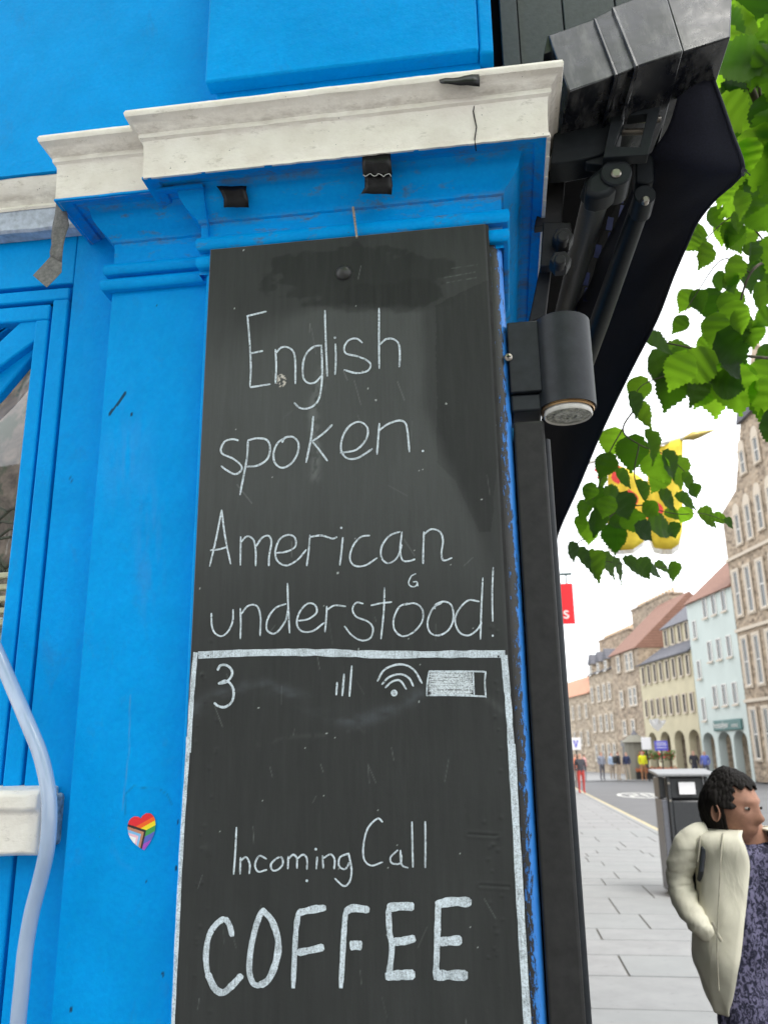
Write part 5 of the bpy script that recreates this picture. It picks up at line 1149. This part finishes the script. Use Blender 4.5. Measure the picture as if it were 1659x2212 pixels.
def leafmesh(seed):
    r = random.Random(seed); hw = [0, .24, .38, .445, .455, .42, .34, .22, .09, 0]; vs = []; n = 27; asym = r.uniform(.88, 1.1)
    mid = [(0, .02+.98*k/(n-1), 0) for k in range(n)]
    def w_(t): q = t*9; i = min(8, int(q)); return hw[i]+(hw[i+1]-hw[i])*(q-i)
    L, Rr_ = [], []; cv = r.uniform(.05, .35); fold_ = r.uniform(.1, .6)
    for k in range(n):
        t = k/(n-1); ser = .022*(1 if k % 2 else -1)*(0 < k < n-1); wv = max(0, w_(t)+ser)
        dz = -cv*t*t*1.2; vs.append((0, mid[k][1], dz)); 
        L.append((-wv*asym, mid[k][1]+.018*(k % 2)-(.06 if t < .15 else 0)*(wv/.3), dz+wv*fold_+.02*math.sin(k*1.1))); Rr_.append((wv, mid[k][1]+.018*(k % 2), dz+wv*fold_+.02*math.cos(k*.9)))
    vs += L+Rr_; fs = [(k, k+1, n+k+1, n+k) for k in range(n-1)]+[(k, 2*n+k, 2*n+k+1, k+1) for k in range(n-1)]
    me = bpy.data.meshes.new('leaf'); me.from_pydata(vs, [], fs); me.materials.append(M_leaf)
    for p in me.polygons: p.use_smooth = True
    return me
LM = [leafmesh(k) for k in range(9)]
cntl = 0
def leaf(px, py, size, D=None, ang=None, tilt=None):
    global cntl; cntl += 1
    D = D or random.uniform(2.1, 2.7); p = PD(px, py, D)
    s = size*D/F*1.06; a = math.radians(ang) if ang is not None else random.gauss(math.pi*1.5, .75)      # tip mostly pointing down
    tip = (rt*math.cos(a)+up*math.sin(a)).normalized(); nrm = (-fwd+rt*random.gauss(0, .35)+up*random.gauss(.1, .45)).normalized() if tilt is None else (-fwd*.35+up*tilt+rt*random.gauss(0, .2)).normalized()
    nrm = (nrm-tip*nrm.dot(tip)).normalized(); x = tip.cross(nrm)
    Mx = Matrix((x*s*.95, tip*s, nrm*s)).transposed().to_4x4(); Mx.translation = p-tip*s*.5-TO
    o = link(bpy.data.objects.new('leaf', random.choice(LM)), tree); o.matrix_local = Mx; return p-tip*s*.5
stems = []
def L_(lst, sc=1, **k):
    for q in lst: stems.append(leaf(*q[:2], q[2]*sc, ang=q[3] if len(q) > 3 else None, **k))
# hanging light green middle group
L_([(1520,552,62,255),(1562,500,52,270),(1592,478,46),(1532,655,68,275),(1482,648,52,240),(1470,700,44),(1578,655,66,280),(1556,606,44),(1622,598,62,300),(1612,516,58,285),(1640,548,62),(1645,640,66),(1600,700,54),(1625,722,60,275),(1650,770,60),(1558,762,56,265),(1522,748,48,230),(1590,748,60,280),(1455,540,36,120),(1545,470,50,300),(1500,520,40),(1640,470,70),(1600,440,60),(1560,420,50),(1640,400,80)])
# dark row
L_([(1425,742,70,350),(1470,760,72,340),(1428,792,84,300),(1452,838,96,262),(1480,800,90,300),(1530,795,110,345),(1545,852,100,280),(1582,842,108,275),(1590,800,72,350),(1502,840,80,260),(1378,842,62,260),(1372,872,58,300),(1390,895,70,320),(1648,862,90,265),(1655,900,60)], tilt=.25)
# lower bunch
L_([(1322,955,78,260),(1366,978,96,262),(1410,962,90,300),(1415,1010,82,285),(1452,1000,80,310),(1472,1018,84,300),(1490,1040,60,320),(1308,1005,70,250),(1296,1040,56),(1292,1078,66,260),(1330,1070,72,340),(1352,1092,74,300),(1385,1062,66,300),(1425,1040,70),(1445,1078,66,330),(1482,1082,66,340),(1500,1060,40,300),(1262,1100,62,230),(1252,1130,48),(1290,1128,74,280),(1335,1120,66,310),(1368,1128,72,290),(1330,1160,88,262),(1392,1148,62,330),(1430,1135,80,350),(1455,1112,50,0),(1478,1110,44),(1270,1150,60,260),(1530,1118,66,335),(1555,1122,46,0),(1575,1130,34,330),(1405,1100,52),(1310,1095,60),(1350,1030,60),(1272,1062,50),(1455,1145,44,300)], tilt=.3, sc=.86)
L_([(1240,1190,40,300),(1262,1206,56,320),(1286,1222,68,310),(1318,1216,60,320),(1340,1228,56,310),(1368,1222,52,330),(1392,1228,48,320),(1412,1230,42,345),(1432,1226,38,350),(1455,1234,40,290)], tilt=.5, sc=1.12)
# dense crown top right
for k in range(100):
    t = random.random(); py_ = random.uniform(-60, 440); px_ = random.uniform(1545+max(0, py_-120)*.10, 1730)
    if 150 < py_ < 290 and random.random() < .3 and px_ < 1620: continue
    stems.append(leaf(px_, py_, random.uniform(74, 128), D=random.uniform(2.2, 3.2)))
for k in range(0): stems.append(leaf(random.gauss(1385, 62), random.gauss(1065, 45), random.uniform(48, 88), D=random.uniform(2.3, 2.8), tilt=random.choice([None, .4])))
for k in range(14): stems.append(leaf(random.gauss(1530, 50), random.gauss(810, 28), random.uniform(60, 100)))
for k in range(14): stems.append(leaf(random.gauss(1585, 50), random.gauss(620, 80), random.uniform(48, 75)))
for k in range(26): stems.append(leaf(random.uniform(1655, 1760), random.uniform(400, 1100), random.uniform(60, 100), D=random.uniform(2.2, 2.9)))
b = MB(); rc_ = random.Random(4)  # unseen leaf mass overhead, added to keep sky light off the upper shopfront
for k in range(4400):
    while True:
        q = Vector((rc_.uniform(-1, 1), rc_.uniform(-1, 1), rc_.uniform(-1, 1)))
        if q.length < 1 and noise.noise(q*2.6+Vector((5, 2, 1))) > -.18: break
    c0 = Vector((.1+q.x*2.9, -1.9+q.y*2.1, 5.3+q.z*1.1))-TO; u = Vector((rc_.gauss(0, 1), rc_.gauss(0, 1), rc_.gauss(0, .5))).normalized(); v = u.cross(Vector((rc_.gauss(0, .4), rc_.gauss(0, .4), 1))).normalized(); z_ = rc_.uniform(.07, .12)
    b.add([c0-u*z_, c0+v*z_*.75-u*z_*.2, c0+u*z_, c0-v*z_*.75-u*z_*.2], [(0, 1, 2, 3)])
o = b.build('added_shade_crown', M_leaf, tree); o['kind'] = 'stuff'
b = MB(); b.tube([Vector((1.0, .35, 3.6)), Vector((.2, -1.5, 4.6)), Vector((-.6, -4, 5.2))], [.07, .05, .02], 8).tube([Vector((1.0, .35, 3.7)), Vector((-.8, -2.5, 4.8)), Vector((-3.2, -5, 5.3))], [.06, .04, .015], 8); b.build('branch', M_bark, tree, smooth=80)  # limbs added out of view to carry the overhead leaf mass
b = MB()
def br(pts, r0_, r1_, D=2.45):
    q = catmull([tuple(PD(x, y, D+dd)-TO) for x, y, dd in pts], 6); n = len(q); b.tube(q, [r0_+(r1_-r0_)*i/(n-1) for i in range(n)], 8)
br([(1760,380,.3),(1660,270,.1),(1600,130,.0),(1585,60,0),(1560,10,0)], .014, .006); br([(1660,270,.1),(1640,200,0),(1640,120,0)], .006, .003)
br([(1780,560,.3),(1680,560,.1),(1620,590,0),(1585,700,0),(1560,740,0)], .006, .0018); br([(1620,590,0),(1560,560,0),(1500,640,0),(1470,690,0)], .0022, .001); br([(1680,560,.1),(1600,470,0),(1540,500,0),(1500,560,0)], .003, .001)
br([(1800,780,.3),(1680,775,.1),(1600,768,0),(1540,762,0),(1460,745,0),(1405,735,0)], .006, .0014)
br([(1600,768,0),(1480,800,0),(1390,830,0),(1365,870,0)], .0025, .001); br([(1390,860,.1),(1345,925,0),(1380,960,0),(1440,985,0),(1500,1040,0)], .003, .001)
br([(1345,925,0),(1310,990,0),(1290,1060,0),(1260,1110,0)], .002, .001); br([(1380,960,0),(1370,1030,0),(1400,1090,0),(1460,1110,0),(1520,1110,0),(1585,1132,0)], .002, .0008)
br([(1400,1090,0),(1340,1100,0),(1280,1150,0),(1240,1185,0),(1300,1210,0),(1380,1222,0),(1450,1226,0)], .002, .0008)
b.tube([Vector((1.0, .3, 3.9)), Vector((.6, 0, 3.4)), PD(1760, 380, 2.75)-TO], [.035, .028, .014], 8)
for a_ in ((1780, 560), (1800, 780)): b.tube([Vector((.6, 0, 3.0)), PD(*a_, 2.75)-TO], [.015, .006], 6)
b.build('branch', M_bark, tree, smooth=80)
MB().tube([Vector((1.1, .5, 0)), Vector((1.12, .45, 1.5)), Vector((1.08, .4, 3.0)), Vector((1.0, .3, 3.9)), Vector((.9, .4, 5))], [.16, .13, .11, .09, .05], 14).build('trunk', M_bark, tree, smooth=80)
